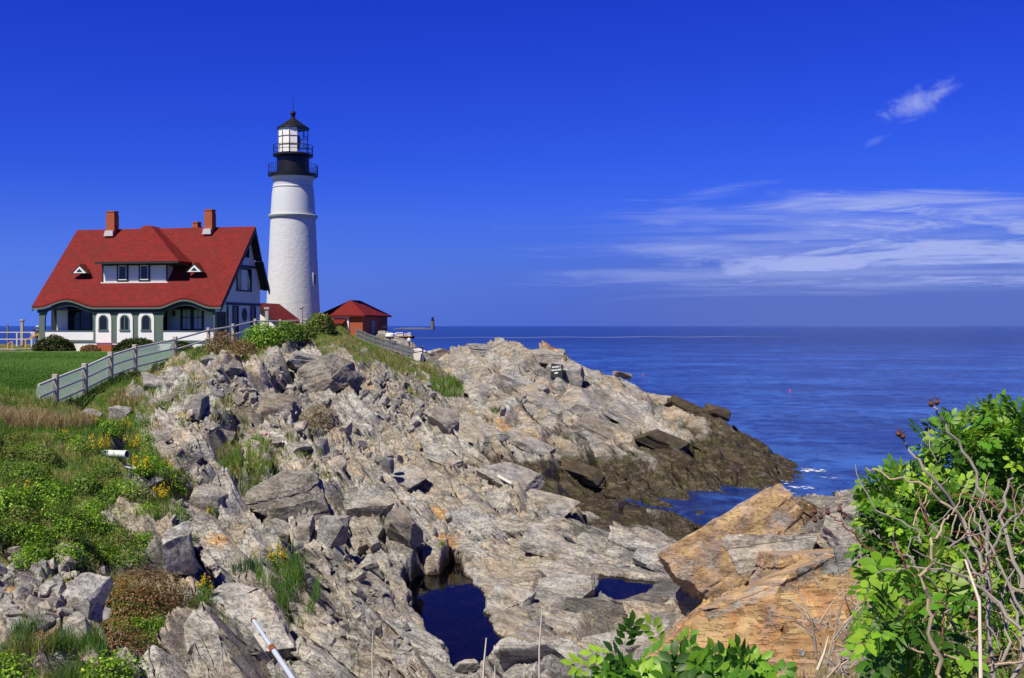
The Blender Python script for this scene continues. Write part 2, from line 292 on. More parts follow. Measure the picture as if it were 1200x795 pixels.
def rock_color(t, pos, rust=None, tone=None):
    """colour, roughness and bump height of the bedded ledge rock from a 3D position"""
    q = t.mapping(pos, rot=(R(24), R(-14), R(-30)))
    qs = t.mapping(q, scale=(4.2, 1.0, 6.5))
    warp = t.noise(pos, .8, 3, color=True)
    qw = t.new('ShaderNodeVectorMath', operation='MULTIPLY_ADD'); t.put(qw.inputs[0], warp); qw.inputs[1].default_value = (1.6, 1.6, 1.6); t.put(qw.inputs[2], qs)
    streak = t.noise(qw.outputs[0], .55, 6, .62); fine = t.noise(pos, 10.0, 8, .72); big = t.noise(pos, .33, 4, .6, .6); mid = t.noise(pos, 1.5, 5, .62)
    col = t.ramp(t.math('ADD', t.math('MULTIPLY', streak, .6), t.math('MULTIPLY', fine, .4)),
                 [(.32, (.078, .073, .067)), (.42, (.20, .189, .172)), (.515, (.335, .318, .290)), (.60, (.44, .42, .387)), (.72, (.57, .552, .52))])
    tan = t.mix(1.0, col, (1.03, .93, .82), 'MULTIPLY')
    col = t.mix(t.math('MULTIPLY', t.step(big, .46, .64), .85), col, tan)
    if tone is not None:                     # each block of the ledges has its own stone colour
        tn = t.math('ADD', tone, t.math('MULTIPLY', t.math('SUBTRACT', mid, .5), .5))
        col = t.mix(1.0, col, t.ramp(tn, [(.15, (.36, .355, .35)), (.30, (.62, .62, .63)), (.42, (.95, .95, .97)), (.48, (1.0, .98, .95)), (.58, (1.08, .95, .80)), (.68, (.92, .92, .93)), (.85, (1.22, 1.22, 1.24))]), 'MULTIPLY')
    cool = t.mix(1.0, col, (.88, .91, .97), 'MULTIPLY'); col = t.mix(t.step(mid, .62, .42), col, cool)
    dark = t.mix(1.0, col, (.42, .41, .40), 'MULTIPLY')
    lich = t.noise(t.mapping(pos, loc=(9, 3, 1)), 3.2, 9, .78); col = t.mix(t.math('MULTIPLY', t.step(lich, .58, .64), .6), col, dark)
    vein = t.noise(qw.outputs[0], .35, 3, .5, .4); v = t.math('ABSOLUTE', t.math('SUBTRACT', vein, .5)); col = t.mix(t.math('MULTIPLY', t.math('MULTIPLY', t.step(v, .012, .003), t.step(big, .5, .62)), .4), col, (.6, .58, .52))
    orn = t.mix(1.0, t.ramp(streak, [(.3, (.45, .42, .4)), (.7, (1.2, 1.2, 1.2))]), t.mix(t.step(mid, .38, .62), (.46, .20, .055), (.54, .37, .165)), 'MULTIPLY')
    spots = t.math('MULTIPLY', t.step(t.noise(t.mapping(pos, loc=(4, 4, 9)), .85, 5, .65), .62, .76), .5)
    if rust is not None:
        rmask = t.math('MAXIMUM', spots, t.math('MULTIPLY', t.step(t.math('ADD', rust, t.math('MULTIPLY', t.math('SUBTRACT', mid, .5), 2.2)), .35, .95), .85))
    else: rmask = spots
    col = t.mix(rmask, col, orn)
    lam = t.noise(t.mapping(q, scale=(16.0, 1.1, 20.0)), .8, 4, .6, .3); band = t.step(lam, .40, .47)
    col = t.mix(t.math('MULTIPLY', t.math('SUBTRACT', 1.0, band), t.math('MULTIPLY', t.step(big, .62, .42), .6)), col, t.mix(1.0, col, (.5, .49, .48), 'MULTIPLY'))
    hgt = t.math('ADD', t.math('ADD', t.math('MULTIPLY', streak, .75), t.math('MULTIPLY', band, .28)), t.math('ADD', t.math('MULTIPLY', fine, .32), t.math('MULTIPLY', mid, .4)))
    return col, hgt, streak, fine, mid
def rock_bump(t, b, hgt, strength=.9, dist=.09):
    bp = t.new('ShaderNodeBump'); bp.inputs['Strength'].default_value = strength; bp.inputs['Distance'].default_value = dist
    t.put(bp.inputs['Height'], hgt); t.put(b.inputs['Normal'], bp.outputs[0])
# the ledges and the soil, one material: rock, wet tidal rock, soil and turf, mown lawn
M_GROUND, t, b = material('ledge_ground')
pos = t.new('ShaderNodeNewGeometry').outputs['Position']
col, hgt, streak, fine, mid = rock_color(t, pos, t.attr('rust').outputs['Fac'], t.attr('tone').outputs['Fac'])
tide = t.attr('tide').outputs['Fac']
wet = t.mix(mid, (.011, .009, .007), (.062, .045, .025)); wet = t.mix(t.step(t.noise(pos, .6, 4), .5, .66), wet, (.045, .044, .011)); wet = t.mix(t.math('MULTIPLY', t.step(streak, .48, .64), .6), wet, (.15, .122, .08))
tm = t.step(t.math('ADD', tide, t.math('ADD', t.math('MULTIPLY', t.math('SUBTRACT', fine, .5), .5), t.math('MULTIPLY', t.math('SUBTRACT', mid, .5), 1.1))), .25, .75)
col = t.mix(tm, col, wet)
nz = t.xyz(t.new('ShaderNodeNewGeometry').outputs['Normal'])[2]
soil = t.mix(fine, (.10, .065, .035), (.20, .15, .08))
turf = t.mix(t.step(t.noise(pos, 1.1, 5, .65), .40, .6), (.06, .12, .016), (.17, .15, .05))
turf = t.mix(t.step(t.noise(pos, 9, 4), .55, .7), turf, soil)
vm = t.math('ADD', t.attr('veg').outputs['Fac'], t.math('MULTIPLY', t.math('SUBTRACT', t.noise(pos, 2.2, 5, .7), .5), .9))
vm = t.math('MULTIPLY', t.step(vm, .40, .56), t.step(nz, .35, .6))
col = t.mix(vm, col, turf)
lq = t.mapping(pos, scale=(1, .35, 1)); ln = t.noise(lq, .7, 5, .6); lf = t.noise(pos, 14, 5, .7)
lawn = t.mix(ln, (.036, .105, .007), (.075, .165, .012)); lawn = t.mix(t.math('MULTIPLY', t.step(lf, .35, .75), .6), lawn, (.05, .11, .014))
lawn = t.mix(t.math('MULTIPLY', t.step(t.noise(pos, .5, 4), .58, .75), .5), lawn, (.12, .17, .03))
lm = t.attr('lawn').outputs['Fac']; col = t.mix(lm, col, lawn)
t.put(b.inputs['Base Color'], col)
t.put(b.inputs['Roughness'], t.math('SUBTRACT', .88, t.math('MULTIPLY', tm, .38))); b.inputs['Specular IOR Level'].default_value = .35
hh = t.math('MULTIPLY', hgt, t.math('SUBTRACT', 1.0, t.math('MULTIPLY', lm, .75)))
rock_bump(t, b, t.math('ADD', hh, t.math('MULTIPLY', lf, t.math('MULTIPLY', lm, .5))), 1.0, .10)
# ------------------------------------------------------------------ one ground sheet, finer where it is seen from near
RUST = [(*hit(870,735)[:2], 2.6), (*hit(950,740)[:2], 2.4), (*hit(910,770)[:2], 1.8), (*hit(1000,690)[:2], 2.2), (*hit(850,700)[:2], 2.4), (*P(520,630,40)[:2], .7), (*P(510,605,45)[:2], .8), (*P(310,735,24)[:2], .5), (*P(700,478,80)[:2], 2.2), (*P(660,415,89)[:2], 2.2), (*P(610,500,69)[:2], 2.2), (*P(640,650,41)[:2], .9), (*P(270,640,29)[:2], .8), (*P(310,560,38)[:2], .6), (*hit(20,690)[:2], .9), (*hit(70,690)[:2], .7), (*hit(50,740)[:2], .5)]
ang = np.r_[np.arange(-84, -28, 1.4), np.arange(-28, 28, .058), np.arange(28, 84, 1.4)]
rad = [1.0]
while rad[-1] < 192: r_ = rad[-1]; rad.append(r_ * (1.02 if r_ < 6 else 1.006 if r_ < 14 else 1.0024 if r_ < 95 else 1.006))
rad = np.array(rad); A, RR = np.meshgrid(np.radians(ang), rad)
gxx, gyy = (RR * np.sin(A)).ravel(), (RR * np.cos(A)).ravel() - .8
def ground_mesh(name, x, y, na, nr):
    z = np.empty_like(x); att = {k: np.empty(len(x), np.float32) for k in ('veg', 'lawn', 'tide', 'rust', 'tone')}
    ux = np.zeros_like(x); uy = np.zeros_like(x)
    for i in range(0, len(x), 200000):
        sl_ = slice(i, i + 200000); xs, ys = x[sl_], y[sl_]
        zz, veg, lw, td, psd, rk, a2 = height(xs, ys, True); z[sl_] = zz
        ru = np.zeros_like(xs)
        for cx, cy, rr in RUST: ru = np.maximum(ru, np.exp(-((xs - cx) ** 2 + (ys - cy) ** 2) / rr ** 2))
        att['veg'][sl_] = veg; att['lawn'][sl_] = lw; att['tide'][sl_] = np.maximum(td, (psd < .0) * 1.0); att['rust'][sl_] = ru; att['tone'][sl_] = a2
        # the beds lean out to the near left, undercutting the steps below them
        ln_ = height(xs, ys, None)[1]; lf_ = sstep(ys, 9, 16) * (1 - .55 * sstep(-xs, 5, 9)); ux[sl_] = -.62 * ln_ * lf_; uy[sl_] = -.36 * ln_ * lf_
    me = bpy.data.meshes.new(name); co = np.c_[x + ux, y + uy, z].reshape(nr, na, 3)
    for it in range(7):
        d = np.linalg.norm(np.diff(co[:, :, :2], axis=0), axis=2) + 1e-4; sl2 = np.abs(np.diff(co[:, :, 2], axis=0)) / d
        st = np.zeros((nr, na)); st[1:] = np.maximum(st[1:], sl2); st[:-1] = np.maximum(st[:-1], sl2); st[:, 1:-1] = np.maximum(st[:, 1:-1], .5 * np.maximum(st[:, 2:], st[:, :-2]))
        w_ = (sstep(st, 1.6, 4.0) * .75)[1:-1, 1:-1, None]
        avg = (co[2:, 1:-1] + co[:-2, 1:-1] + co[1:-1, 2:] + co[1:-1, :-2]) / 4; co[1:-1, 1:-1] += w_ * (avg - co[1:-1, 1:-1])
    co = co.reshape(-1, 3).astype(np.float32)
    i, j = np.meshgrid(np.arange(nr - 1), np.arange(na - 1), indexing='ij'); q = (i * na + j).ravel()
    fc = np.c_[q, q + 1, q + na + 1, q + na]
    np_mesh(me, co, fc)
    for k, v in att.items(): me.attributes.new(k, 'FLOAT', 'POINT').data.foreach_set('value', v)
    return me
def np_mesh(me, co, faces, smooth=True):
    co = np.asarray(co, np.float32); faces = np.asarray(faces, np.int32); k = faces.shape[1]
    me.vertices.add(len(co)); me.vertices.foreach_set('co', co.ravel())
    me.loops.add(faces.size); me.loops.foreach_set('vertex_index', faces.ravel())
    me.polygons.add(len(faces)); me.polygons.foreach_set('loop_start', np.arange(0, faces.size, k, dtype=np.int32)); me.polygons.foreach_set('loop_total', np.full(len(faces), k, np.int32))
    me.update(calc_edges=True); me.validate()
    me.polygons.foreach_set('use_smooth', np.full(len(faces), smooth)); return me
def link(name, me, mat=None, parent=None, **props):
    o = bpy.data.objects.new(name, me); COL.objects.link(o)
    if mat is not None and me is not None: me.materials.append(mat)
    if parent is not None: o.parent = parent
    for k, v in props.items(): o[k] = v
    return o
link('rocky_headland', ground_mesh('rocky_headland', gxx, gyy, len(ang), len(rad)), M_GROUND, kind='structure')
# ------------------------------------------------------------------ sea and tide pools
M_SEA, t, b = material('sea_water')
pos = t.new('ShaderNodeNewGeometry').outputs['Position']
bg_ = t.noise(t.mapping(pos, rot=(0, 0, R(12)), scale=(.6, 1.5, 1)), .012, 4, .6)
patch = t.noise(t.mapping(pos, rot=(0, 0, R(5)), scale=(.35, 1.6, 1)), .03, 5, .6)
sc_ = t.mix(t.step(t.math('ADD', t.math('MULTIPLY', bg_, .5), t.math('MULTIPLY', patch, .5)), .36, .64), (.008, .038, .21), (.0125, .062, .325))
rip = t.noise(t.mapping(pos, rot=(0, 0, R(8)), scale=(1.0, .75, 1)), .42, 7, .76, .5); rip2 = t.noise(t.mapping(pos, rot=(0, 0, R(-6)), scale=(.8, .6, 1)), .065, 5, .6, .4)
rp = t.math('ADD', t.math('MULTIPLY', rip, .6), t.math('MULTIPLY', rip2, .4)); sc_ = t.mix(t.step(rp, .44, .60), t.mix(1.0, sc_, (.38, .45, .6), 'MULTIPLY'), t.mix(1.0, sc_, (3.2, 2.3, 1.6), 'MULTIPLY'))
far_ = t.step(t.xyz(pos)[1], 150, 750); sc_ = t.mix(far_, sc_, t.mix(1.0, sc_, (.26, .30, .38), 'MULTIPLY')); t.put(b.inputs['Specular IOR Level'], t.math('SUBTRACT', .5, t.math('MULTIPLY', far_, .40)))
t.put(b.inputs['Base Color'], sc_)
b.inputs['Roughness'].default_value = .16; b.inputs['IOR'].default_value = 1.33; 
w1 = t.noise(t.mapping(pos, rot=(0, 0, R(15)), scale=(.55, 1.25, 1)), 1.6, 5, .62, .4); w2 = t.noise(t.mapping(pos, rot=(0, 0, R(-20)), scale=(.5, 1.1, 1)), .32, 4, .55, .3); w3 = t.noise(t.mapping(pos, scale=(.4, 1, 1)), .07, 4)
bp = t.new('ShaderNodeBump'); bp.inputs['Strength'].default_value = 1.0; bp.inputs['Distance'].default_value = 1.0
t.put(bp.inputs['Height'], t.math('ADD', t.math('MULTIPLY', w1, .30), t.math('ADD', t.math('MULTIPLY', w2, .75), t.math('MULTIPLY', w3, 1.6)))); t.put(b.inputs['Normal'], bp.outputs[0])
me = bpy.data.meshes.new('sea'); n = 96; rr = [0, 60, 200, 800, 3000, 12000, 45000]; co = []; fc = []
for k, r_ in enumerate(rr[1:]):
    for i in range(n): co.append((r_ * math.cos(2 * math.pi * i / n), 60 + r_ * math.sin(2 * math.pi * i / n), 0))
for k in range(len(rr) - 2):
    for i in range(n): a, c = k * n + i, k * n + (i + 1) % n; fc.append((a, c, c + n, a + n))
fc = [tuple(f) for f in fc]; fc.append(tuple(range(n))); me.from_pydata(co, [], fc); me.update()
link('sea', me, M_SEA, kind='structure')
M_POOL = bpy.data.materials.new('pool_water'); M_POOL.use_nodes = True; t = NT(M_POOL.node_tree); t.n.remove(t.n['Principled BSDF']); pos = t.new('ShaderNodeNewGeometry').outputs['Position']
bp = t.new('ShaderNodeBump'); bp.inputs['Strength'].default_value = .12; bp.inputs['Distance'].default_value = .03; t.put(bp.inputs['Height'], t.noise(pos, 3, 3))
fr = t.new('ShaderNodeFresnel'); fr.inputs[0].default_value = 1.33; tr = t.new('ShaderNodeBsdfTransparent'); tr.inputs[0].default_value = (.26, .23, .17, 1); gl = t.new('ShaderNodeBsdfGlossy'); gl.inputs['Roughness'].default_value = .02; gl.inputs[0].default_value = (.5, .5, .5, 1); t.put(gl.inputs['Normal'], bp.outputs[0]); t.put(fr.inputs['Normal'], bp.outputs[0])
mx = t.new('ShaderNodeMixShader'); t.l.new(fr.outputs[0], mx.inputs[0]); t.l.new(tr.outputs[0], mx.inputs[1]); t.l.new(gl.outputs[0], mx.inputs[2]); t.l.new(mx.outputs[0], t.n['Material Output'].inputs[0])
for pl in POOLS:
    c_ = pl.mean(0); me = bpy.data.meshes.new('tide_pool'); q = c_ + (pl - c_) * 1.0
    nrm = []
    for k in range(len(pl)):
        e = pl[(k + 1) % len(pl)] - pl[k - 1]; nv = np.array([e[1], -e[0]]); nv /= np.linalg.norm(nv) + 1e-9
        if np.dot(nv, pl[k] - c_) < 0 and len(pl) < 8: nv = -nv
        nrm.append(nv)
    ar = sum(pl[k - 1][0] * pl[k][1] - pl[k][0] * pl[k - 1][1] for k in range(len(pl)))
    sg = 1 if ar > 0 else -1
    q = np.array([pl[k] + nrm[k] * .45 * (sg if len(pl) >= 8 else 1) for k in range(len(pl))])
    me.from_pydata([(x_, y_, POOL_Z) for x_, y_ in q], [], [tuple(range(len(q)))[::(1 if ar > 0 else -1)]]); link('tide_pool', me, M_POOL, kind='structure')
# ------------------------------------------------------------------ mesh collecting helper
class MB:
    def __init__(s): s.v = []; s.f = []
    def add(s, vs, fs, M=None):
        k = len(s.v); s.v += [tuple(M @ Vector(v)) if M else tuple(v) for v in vs]; s.f += [tuple(i + k for i in f) for f in fs]; return s
    def box(s, x0, x1, y0, y1, z0, z1, M=None):
        return s.add([(x0,y0,z0),(x1,y0,z0),(x1,y1,z0),(x0,y1,z0),(x0,y0,z1),(x1,y0,z1),(x1,y1,z1),(x0,y1,z1)], [(0,3,2,1),(4,5,6,7),(0,1,5,4),(1,2,6,5),(2,3,7,6),(3,0,4,7)], M)
    def bar(s, a, b, w_, h_=None):           # square bar between two points
        a, b = Vector(a), Vector(b); h_ = h_ or w_; d = (b - a); L = d.length; q = d.to_track_quat('X', 'Z').to_matrix().to_4x4(); q.translation = a
        return s.box(0, L, -w_/2, w_/2, -h_/2, h_/2, q)
    def tube(s, pts, rad, n=8, cap=True):
        pts = [Vector(p_) for p_ in pts]; rad = rad if hasattr(rad, '__len__') else [rad] * len(pts); vs = []; fs = []
        up = Vector((0.123, .31, .94))
        for i, p_ in enumerate(pts):
            d = (pts[min(i + 1, len(pts) - 1)] - pts[max(i - 1, 0)]); d = d.normalized() if d.length > 1e-9 else Vector((0, 0, 1))
            a = d.cross(up); a = a.normalized() if a.length > .05 else d.cross(Vector((1, 0, 0))).normalized(); b_ = d.cross(a)
            for k in range(n):
                an = 2 * math.pi * k / n; vs.append(p_ + (a * math.cos(an) + b_ * math.sin(an)) * rad[i])
        for i in range(len(pts) - 1):
            for k in range(n): fs.append((i*n+k, i*n+(k+1)%n, (i+1)*n+(k+1)%n, (i+1)*n+k))
        if cap: fs.append(tuple(range(n))[::-1]); fs.append(tuple((len(pts)-1)*n + k for k in range(n)))
        return s.add(vs, fs)
    def lathe(s, prof, n=40, c=(0, 0, 0)):   # (radius, height) profile from bottom to top
        vs = []; fs = []
        for r_, z_ in prof:
            for k in range(n): a = 2*math.pi*k/n; vs.append((c[0]+r_*math.cos(a), c[1]+r_*math.sin(a), c[2]+z_))
        for i in range(len(prof)-1):
            for k in range(n): fs.append((i*n+k, i*n+(k+1)%n, (i+1)*n+(k+1)%n, (i+1)*n+k))
        if prof[0][0] > 1e-6: fs.append(tuple(range(n))[::-1])
        if prof[-1][0] > 1e-6: fs.append(tuple((len(prof)-1)*n+k for k in range(n)))
        return s.add(vs, fs)
    def prism(s, poly, v0, v1, axes='xz'):   # polygon in two axes, thick along the third
        def mk(a, b_, c_): return {'xz': (a, c_, b_), 'yz': (c_, a, b_), 'xy': (a, b_, c_)}[axes]
        n = len(poly); vs = [mk(a, b_, v0) for a, b_ in poly] + [mk(a, b_, v1) for a, b_ in poly]
        return s.add(vs, [tuple(range(n))[::-1], tuple(range(n, 2*n))] + [(i, (i+1)%n, n+(i+1)%n, n+i) for i in range(n)])
    def strip(s, A, B, v0, v1, axes='xz'):   # thick band between two equally long polylines
        for i in range(len(A)-1): s.prism([A[i], A[i+1], B[i+1], B[i]], v0, v1, axes)
        return s
    def sheet(s, G, th):                     # grid of points made thick downward
        n, m = len(G), len(G[0]); vs = [p_ for r_ in G for p_ in r_] + [(p_[0], p_[1], p_[2]-th) for r_ in G for p_ in r_]; fs = []; o = n*m
        for i in range(n-1):
            for j in range(m-1): a=i*m+j; fs += [(a,a+1,a+m+1,a+m),(o+a,o+a+m,o+a+m+1,o+a+1)]
        for i in range(n-1): fs += [(i*m,(i+1)*m,o+(i+1)*m,o+i*m),(i*m+m-1,o+i*m+m-1,o+(i+1)*m+m-1,(i+1)*m+m-1)]
        for j in range(m-1): fs += [(j,o+j,o+j+1,j+1),((n-1)*m+j,(n-1)*m+j+1,o+(n-1)*m+j+1,o+(n-1)*m+j)]
        return s.add(vs, fs)
    def build(s, name, mat, parent=None, smooth=False, bevel=0, **props):
        me = bpy.data.meshes.new(name); me.from_pydata(s.v, [], s.f); me.update()
        bm = bmesh.new(); bm.from_mesh(me); bmesh.ops.recalc_face_normals(bm, faces=bm.faces); bm.to_mesh(me); bm.free()
        if smooth:
            me.polygons.foreach_set('use_smooth', [True]*len(me.polygons)); me.set_sharp_from_angle(angle=R(35))
        o = link(name, me, mat, parent, **props)
        if bevel: md = o.modifiers.new('bevel', 'BEVEL'); md.width = bevel; md.segments = 2; md.limit_method = 'ANGLE'
        return o
def thing(name, label, cat, loc=(0, 0, 0), rz=0, group=None):
    o = bpy.data.objects.new(name, None); COL.objects.link(o); o.location = loc; o.rotation_euler = (0, 0, rz); o['label'] = label; o['category'] = cat; o.empty_display_size = .2
    if group: o['group'] = group
    return o
def tag(o, label, cat, group=None):
    o['label'] = label; o['category'] = cat
    if group: o['group'] = group
    return o
# ------------------------------------------------------------------ building materials
M_WHITE = simple('white_paint', (.80, .80, .78), .55, .04, 2, bump=.15, bscale=14)
M_GREEN = simple('grey_green_trim', (.105, .15, .12), .6, .08)
M_DGREEN = simple('dark_green_trim', (.018, .028, .026), .55, .1)
M_BLACK = simple('black_iron', (.012, .012, .014), .42, .15)
M_GLASS, t, b = material('window_glass'); b.inputs['Base Color'].default_value = (.012, .015, .02, 1); b.inputs['Roughness'].default_value = .06
M_CURT = simple('pale_curtain', (.48, .52, .56), .8, .08, 30)
M_LEAD = simple('lead_flashing', (.55, .56, .58), .5, .1)
def clap(name, c0, axis='z', pitch=.14):     # horizontal boards
    m, t, b = material(name); o = t.new('ShaderNodeTexCoord').outputs['Object']; z = t.xyz(o)[2]
    fr = t.math('FRACT', t.math('DIVIDE', z, pitch)); n = t.noise(t.mapping(o, scale=(.4, .4, 6)), 3, 4)
    t.put(b.inputs['Base Color'], t.mix(n, tuple(c * .9 for c in c0), c0)); b.inputs['Roughness'].default_value = .55
    bp = t.new('ShaderNodeBump'); bp.inputs['Strength'].default_value = .6; bp.inputs['Distance'].default_value = .02; t.put(bp.inputs['Height'], fr); t.put(b.inputs['Normal'], bp.outputs[0]); return m
M_CLAP = clap('white_clapboard', (.80, .80, .79))
def shingle(name):
    m, t, b = material(name); o = t.new('ShaderNodeTexCoord').outputs['Object']; x, y, z = t.xyz(o)
    br = t.new('ShaderNodeTexBrick'); t.put(br.inputs['Vector'], t.comb(t.math('ADD', x, t.math('MULTIPLY', y, .37)), z, 0)); br.inputs['Scale'].default_value = 1.0
    br.inputs['Brick Width'].default_value = .42; br.inputs['Row Height'].default_value = .21; br.inputs['Mortar Size'].default_value = .016; br.inputs['Mortar Smooth'].default_value = .3
    br.inputs['Color1'].default_value = (.205, .014, .012, 1); br.inputs['Color2'].default_value = (.135, .011, .011, 1); br.inputs['Mortar'].default_value = (.07, .008, .008, 1); br.inputs['Bias'].default_value = -.1
    n = t.noise(o, .9, 5, .65); k = t.noise(t.mapping(o, scale=(3, 3, 1.2)), 2.5, 4, .7)
    cc = t.mix(t.math('MULTIPLY', t.step(n, .42, .66), .55), br.outputs[0], (.12, .016, .014)); cc = t.mix(t.math('MULTIPLY', t.step(k, .58, .72), .5), cc, (.24, .03, .026))
    t.put(b.inputs['Base Color'], cc); b.inputs['Roughness'].default_value = .8; b.inputs['Specular IOR Level'].default_value = .2
    bp = t.new('ShaderNodeBump'); bp.inputs['Strength'].default_value = .7; bp.inputs['Distance'].default_value = .03; t.put(bp.inputs['Height'], t.math('FRACT', t.math('DIVIDE', z, .21))); t.put(b.inputs['Normal'], bp.outputs[0]); return m
M_ROOF = shingle('red_shingle')
def brick(name, a, c_, mort):
    m, t, b = material(name); o = t.new('ShaderNodeTexCoord').outputs['Object']; x, y, z = t.xyz(o)
    br = t.new('ShaderNodeTexBrick'); t.put(br.inputs['Vector'], t.comb(t.math('ADD', x, y), z, 0)); br.inputs['Scale'].default_value = 1.0
    br.inputs['Brick Width'].default_value = .22; br.inputs['Row Height'].default_value = .075; br.inputs['Mortar Size'].default_value = .008
    br.inputs['Color1'].default_value = (*a, 1); br.inputs['Color2'].default_value = (*c_, 1); br.inputs['Mortar'].default_value = (*mort, 1)
    t.put(b.inputs['Base Color'], t.mix(t.noise(o, 1.5, 4), br.outputs[0], tuple(q * .8 for q in a))); b.inputs['Roughness'].default_value = .85; return m
M_BRICK = brick('red_brick', (.42, .092, .032), (.33, .066, .026), (.28, .11, .07))
# ------------------------------------------------------------------ the keeper's house: u along the front, v into the house, w up
TH = R(12); HO = Vector((-43.33, 100.65, 7.7)); cu, su = math.cos(TH), math.sin(TH)
def U(px, v): k = (px - 600) / F; return (k * (HO.y + cu * v) - HO.x - su * v) / (cu + su * k)
def W(py, u, v): return CZ - (py - HOR) * (HO.y - su * u + cu * v) / F - HO.z
H = thing('keepers_house', 'white keepers house with red shingle roof, arched porch and dormer above the lawn', 'house', HO, -TH)
UL, UR = 0.0, 17.45
EV, EW, RV, RW = -.32, W(358.5, 9, -.3), 6.67, W(267.0, 12, 6.67)      # front eave and ridge
BV, BW = 9.6, W(338, 18, 9.6)
def arch(u, c_, hw, hgt): x = (u - c_) / hw; return hgt * (.5 + .5 * math.cos(math.pi * max(-1, min(1, x))))
AL, AR = U(80, 0), U(218, 0)
def lift(u): return arch(u, AL, 2.9, .68) + arch(u, AR, 2.7, .68)
def roof_w(v): return EW + (RW - EW) * (v - EV) / (RV - EV)
uL, uR = -.55, UR + .75
G = []
us = np.linspace(uL, uR, 121); ts = [0, .03, .06, .1, .15, .22, .35, .6, .8, 1.0]
for t_ in ts:
    G.append([(u, EV + (RV - EV) * t_, EW + (RW - EW) * t_ + lift(u) * (max(0, 1 - t_ / .24)) ** 1.5 * 1.0) for u in us])
rf = MB().sheet(G, .16).build('roof', M_ROOF, H)
MB().sheet([[(u, RV + .01, RW) for u in (uL, uR)], [(u, 8.1, RW - (RW - BW) * .52) for u in (uL, uR)]], .16).add([], []).build('rear_roof', M_ROOF, H)
MB().sheet([[(u, 8.1, RW - (RW - BW) * .52 - .25) for u in (uL, uR + .12)], [(u, BV, BW) for u in (uL, uR + .12)]], .16).build('rear_roof', M_ROOF, H)
mb = MB()                                    # eave fascia following the two swept arches, and the dark frieze under it
A = [(u, EW - .165 + lift(u)) for u in us]; mb.strip(A, [(a, b_ - .14) for a, b_ in A], EV - .03, EV + .06); mb.build('eave_fascia', M_GREEN, H)
mb = MB(); A = [(u, EW - .31 + lift(u) * .96) for u in us if UL - .1 <= u <= UR + .1]; mb.strip(A, [(a, max(b_ - .42 + lift(a) * .0, EW - .62 + lift(a) * .9)) for a, b_ in A], -.17, -.06); mb.build('frieze', M_DGREEN, H)
mb = MB()                                    # barge boards of the right gable, dark
for (v0, w0, v1, w1, du) in ((EV, EW, RV, RW, 0), (RV, RW, 8.1, RW - (RW - BW) * .52, 0), (8.1, RW - (RW - BW) * .52 - .25, BV, BW, .12)):
    mb.prism([(v0, w0 - .17), (v1, w1 - .17), (v1, w1 - .17 - .42), (v0, w0 - .17 - .42)], uR - .12 + du, uR + .02 + du, 'yz')
    mb.prism([(v0, w0 - .18), (v1, w1 - .18), (v1, w1 - .24), (v0, w0 - .24)], UR + .12, uR - .12 + du, 'yz')
mb.build('barge_board', M_BLACK, H)
mb = MB()
mb.prism([(EV, EW - .17), (RV, RW - .17), (RV, RW - .5), (EV, EW - .5)], uL - .02, uL + .1, 'yz'); mb.prism([(RV, RW - .17), (BV, BW - .17), (BV, BW - .5), (RV, RW - .5)], uL - .02, uL + .1, 'yz'); mb.build('barge_board', M_GREEN, H)
# gable walls, back wall, porch back wall
PV = 2.3
gp = [(PV, 0), (9.25, 0), (9.25, BW + .35), (8.0, RW - (RW - BW) * .5 - .4), (RV, RW - .22), (PV, roof_w(PV) - .22)]
MB().prism(gp, UR - .25, UR, 'yz').build('gable_wall', M_CLAP, H)
MB().prism(gp, UL, UL + .25, 'yz').build('gable_wall', M_CLAP, H)
MB().prism([(.15, EW - .55), (PV - .003, EW - .55), (PV - .003, roof_w(PV) - .25), (.15, roof_w(.15) - .25)], UR - .22, UR - .02, 'yz').build('porch_end_wall', M_CLAP, H)
MB().box(UL + .25, UR - .25, PV, PV + .2, 0, roof_w(PV) - .25).build('porch_back_wall', M_CLAP, H)
MB().box(UL + .25, UR - .25, 9.05, 9.25, 0, BW).build('rear_wall', M_CLAP, H)
MB().box(UL + .1, UR - .1, .12, PV - .003, EW - .35, EW - .3).build('porch_ceiling', M_DGREEN, H)
MB().box(UL + .05, UR - .05, .02, PV - .003, .55, .68).build('porch_floor', M_GREEN, H)
# porch front
wTop, wRail, wBase, wNiche = EW - .5, W(388.5, 9, 0), W(399.5, 9, 0), W(364.0, 9, 0)
ua, ub, uc, ud = U(52.5, 0), U(109.5, 0), U(191, 0), U(250.5, 0)
MB().box(UL, UR, 0, .14, 0, wBase - .16).build('foundation', M_WHITE, H)
MB().box(UL - .05, UR + .05, -.07, .10, wBase - .16, wBase + .05).build('base_band', M_GREEN, H)
for (x0, x1) in ((ua, ub), (uc, ud)): MB().box(x0, x1, .02, .12, wBase + .053, wRail).build('porch_wall', M_WHITE, H); MB().box(x0, x1, -.03, .17, wRail + .003, wRail + .06).build('porch_rail', M_GREEN, H)
def opening(u0, u1, top, spring, uo0, uo1, rise, v0, v1, n=28):   # spandrel panel with a round-headed opening
    mb = MB(); c_, hw = (u0 + u1) / 2, (u1 - u0) / 2; A = []; B = []
    for i in range(n + 1):
        a = math.pi * (1 - i / n); x = c_ + hw * math.copysign(abs(math.cos(a)) ** .9, math.cos(a)); A.append((x, spring + rise * abs(math.sin(a)) ** .9)); B.append((x, top + lift(x) * .8))
    mb.strip(A, B, v0, v1)
    return mb
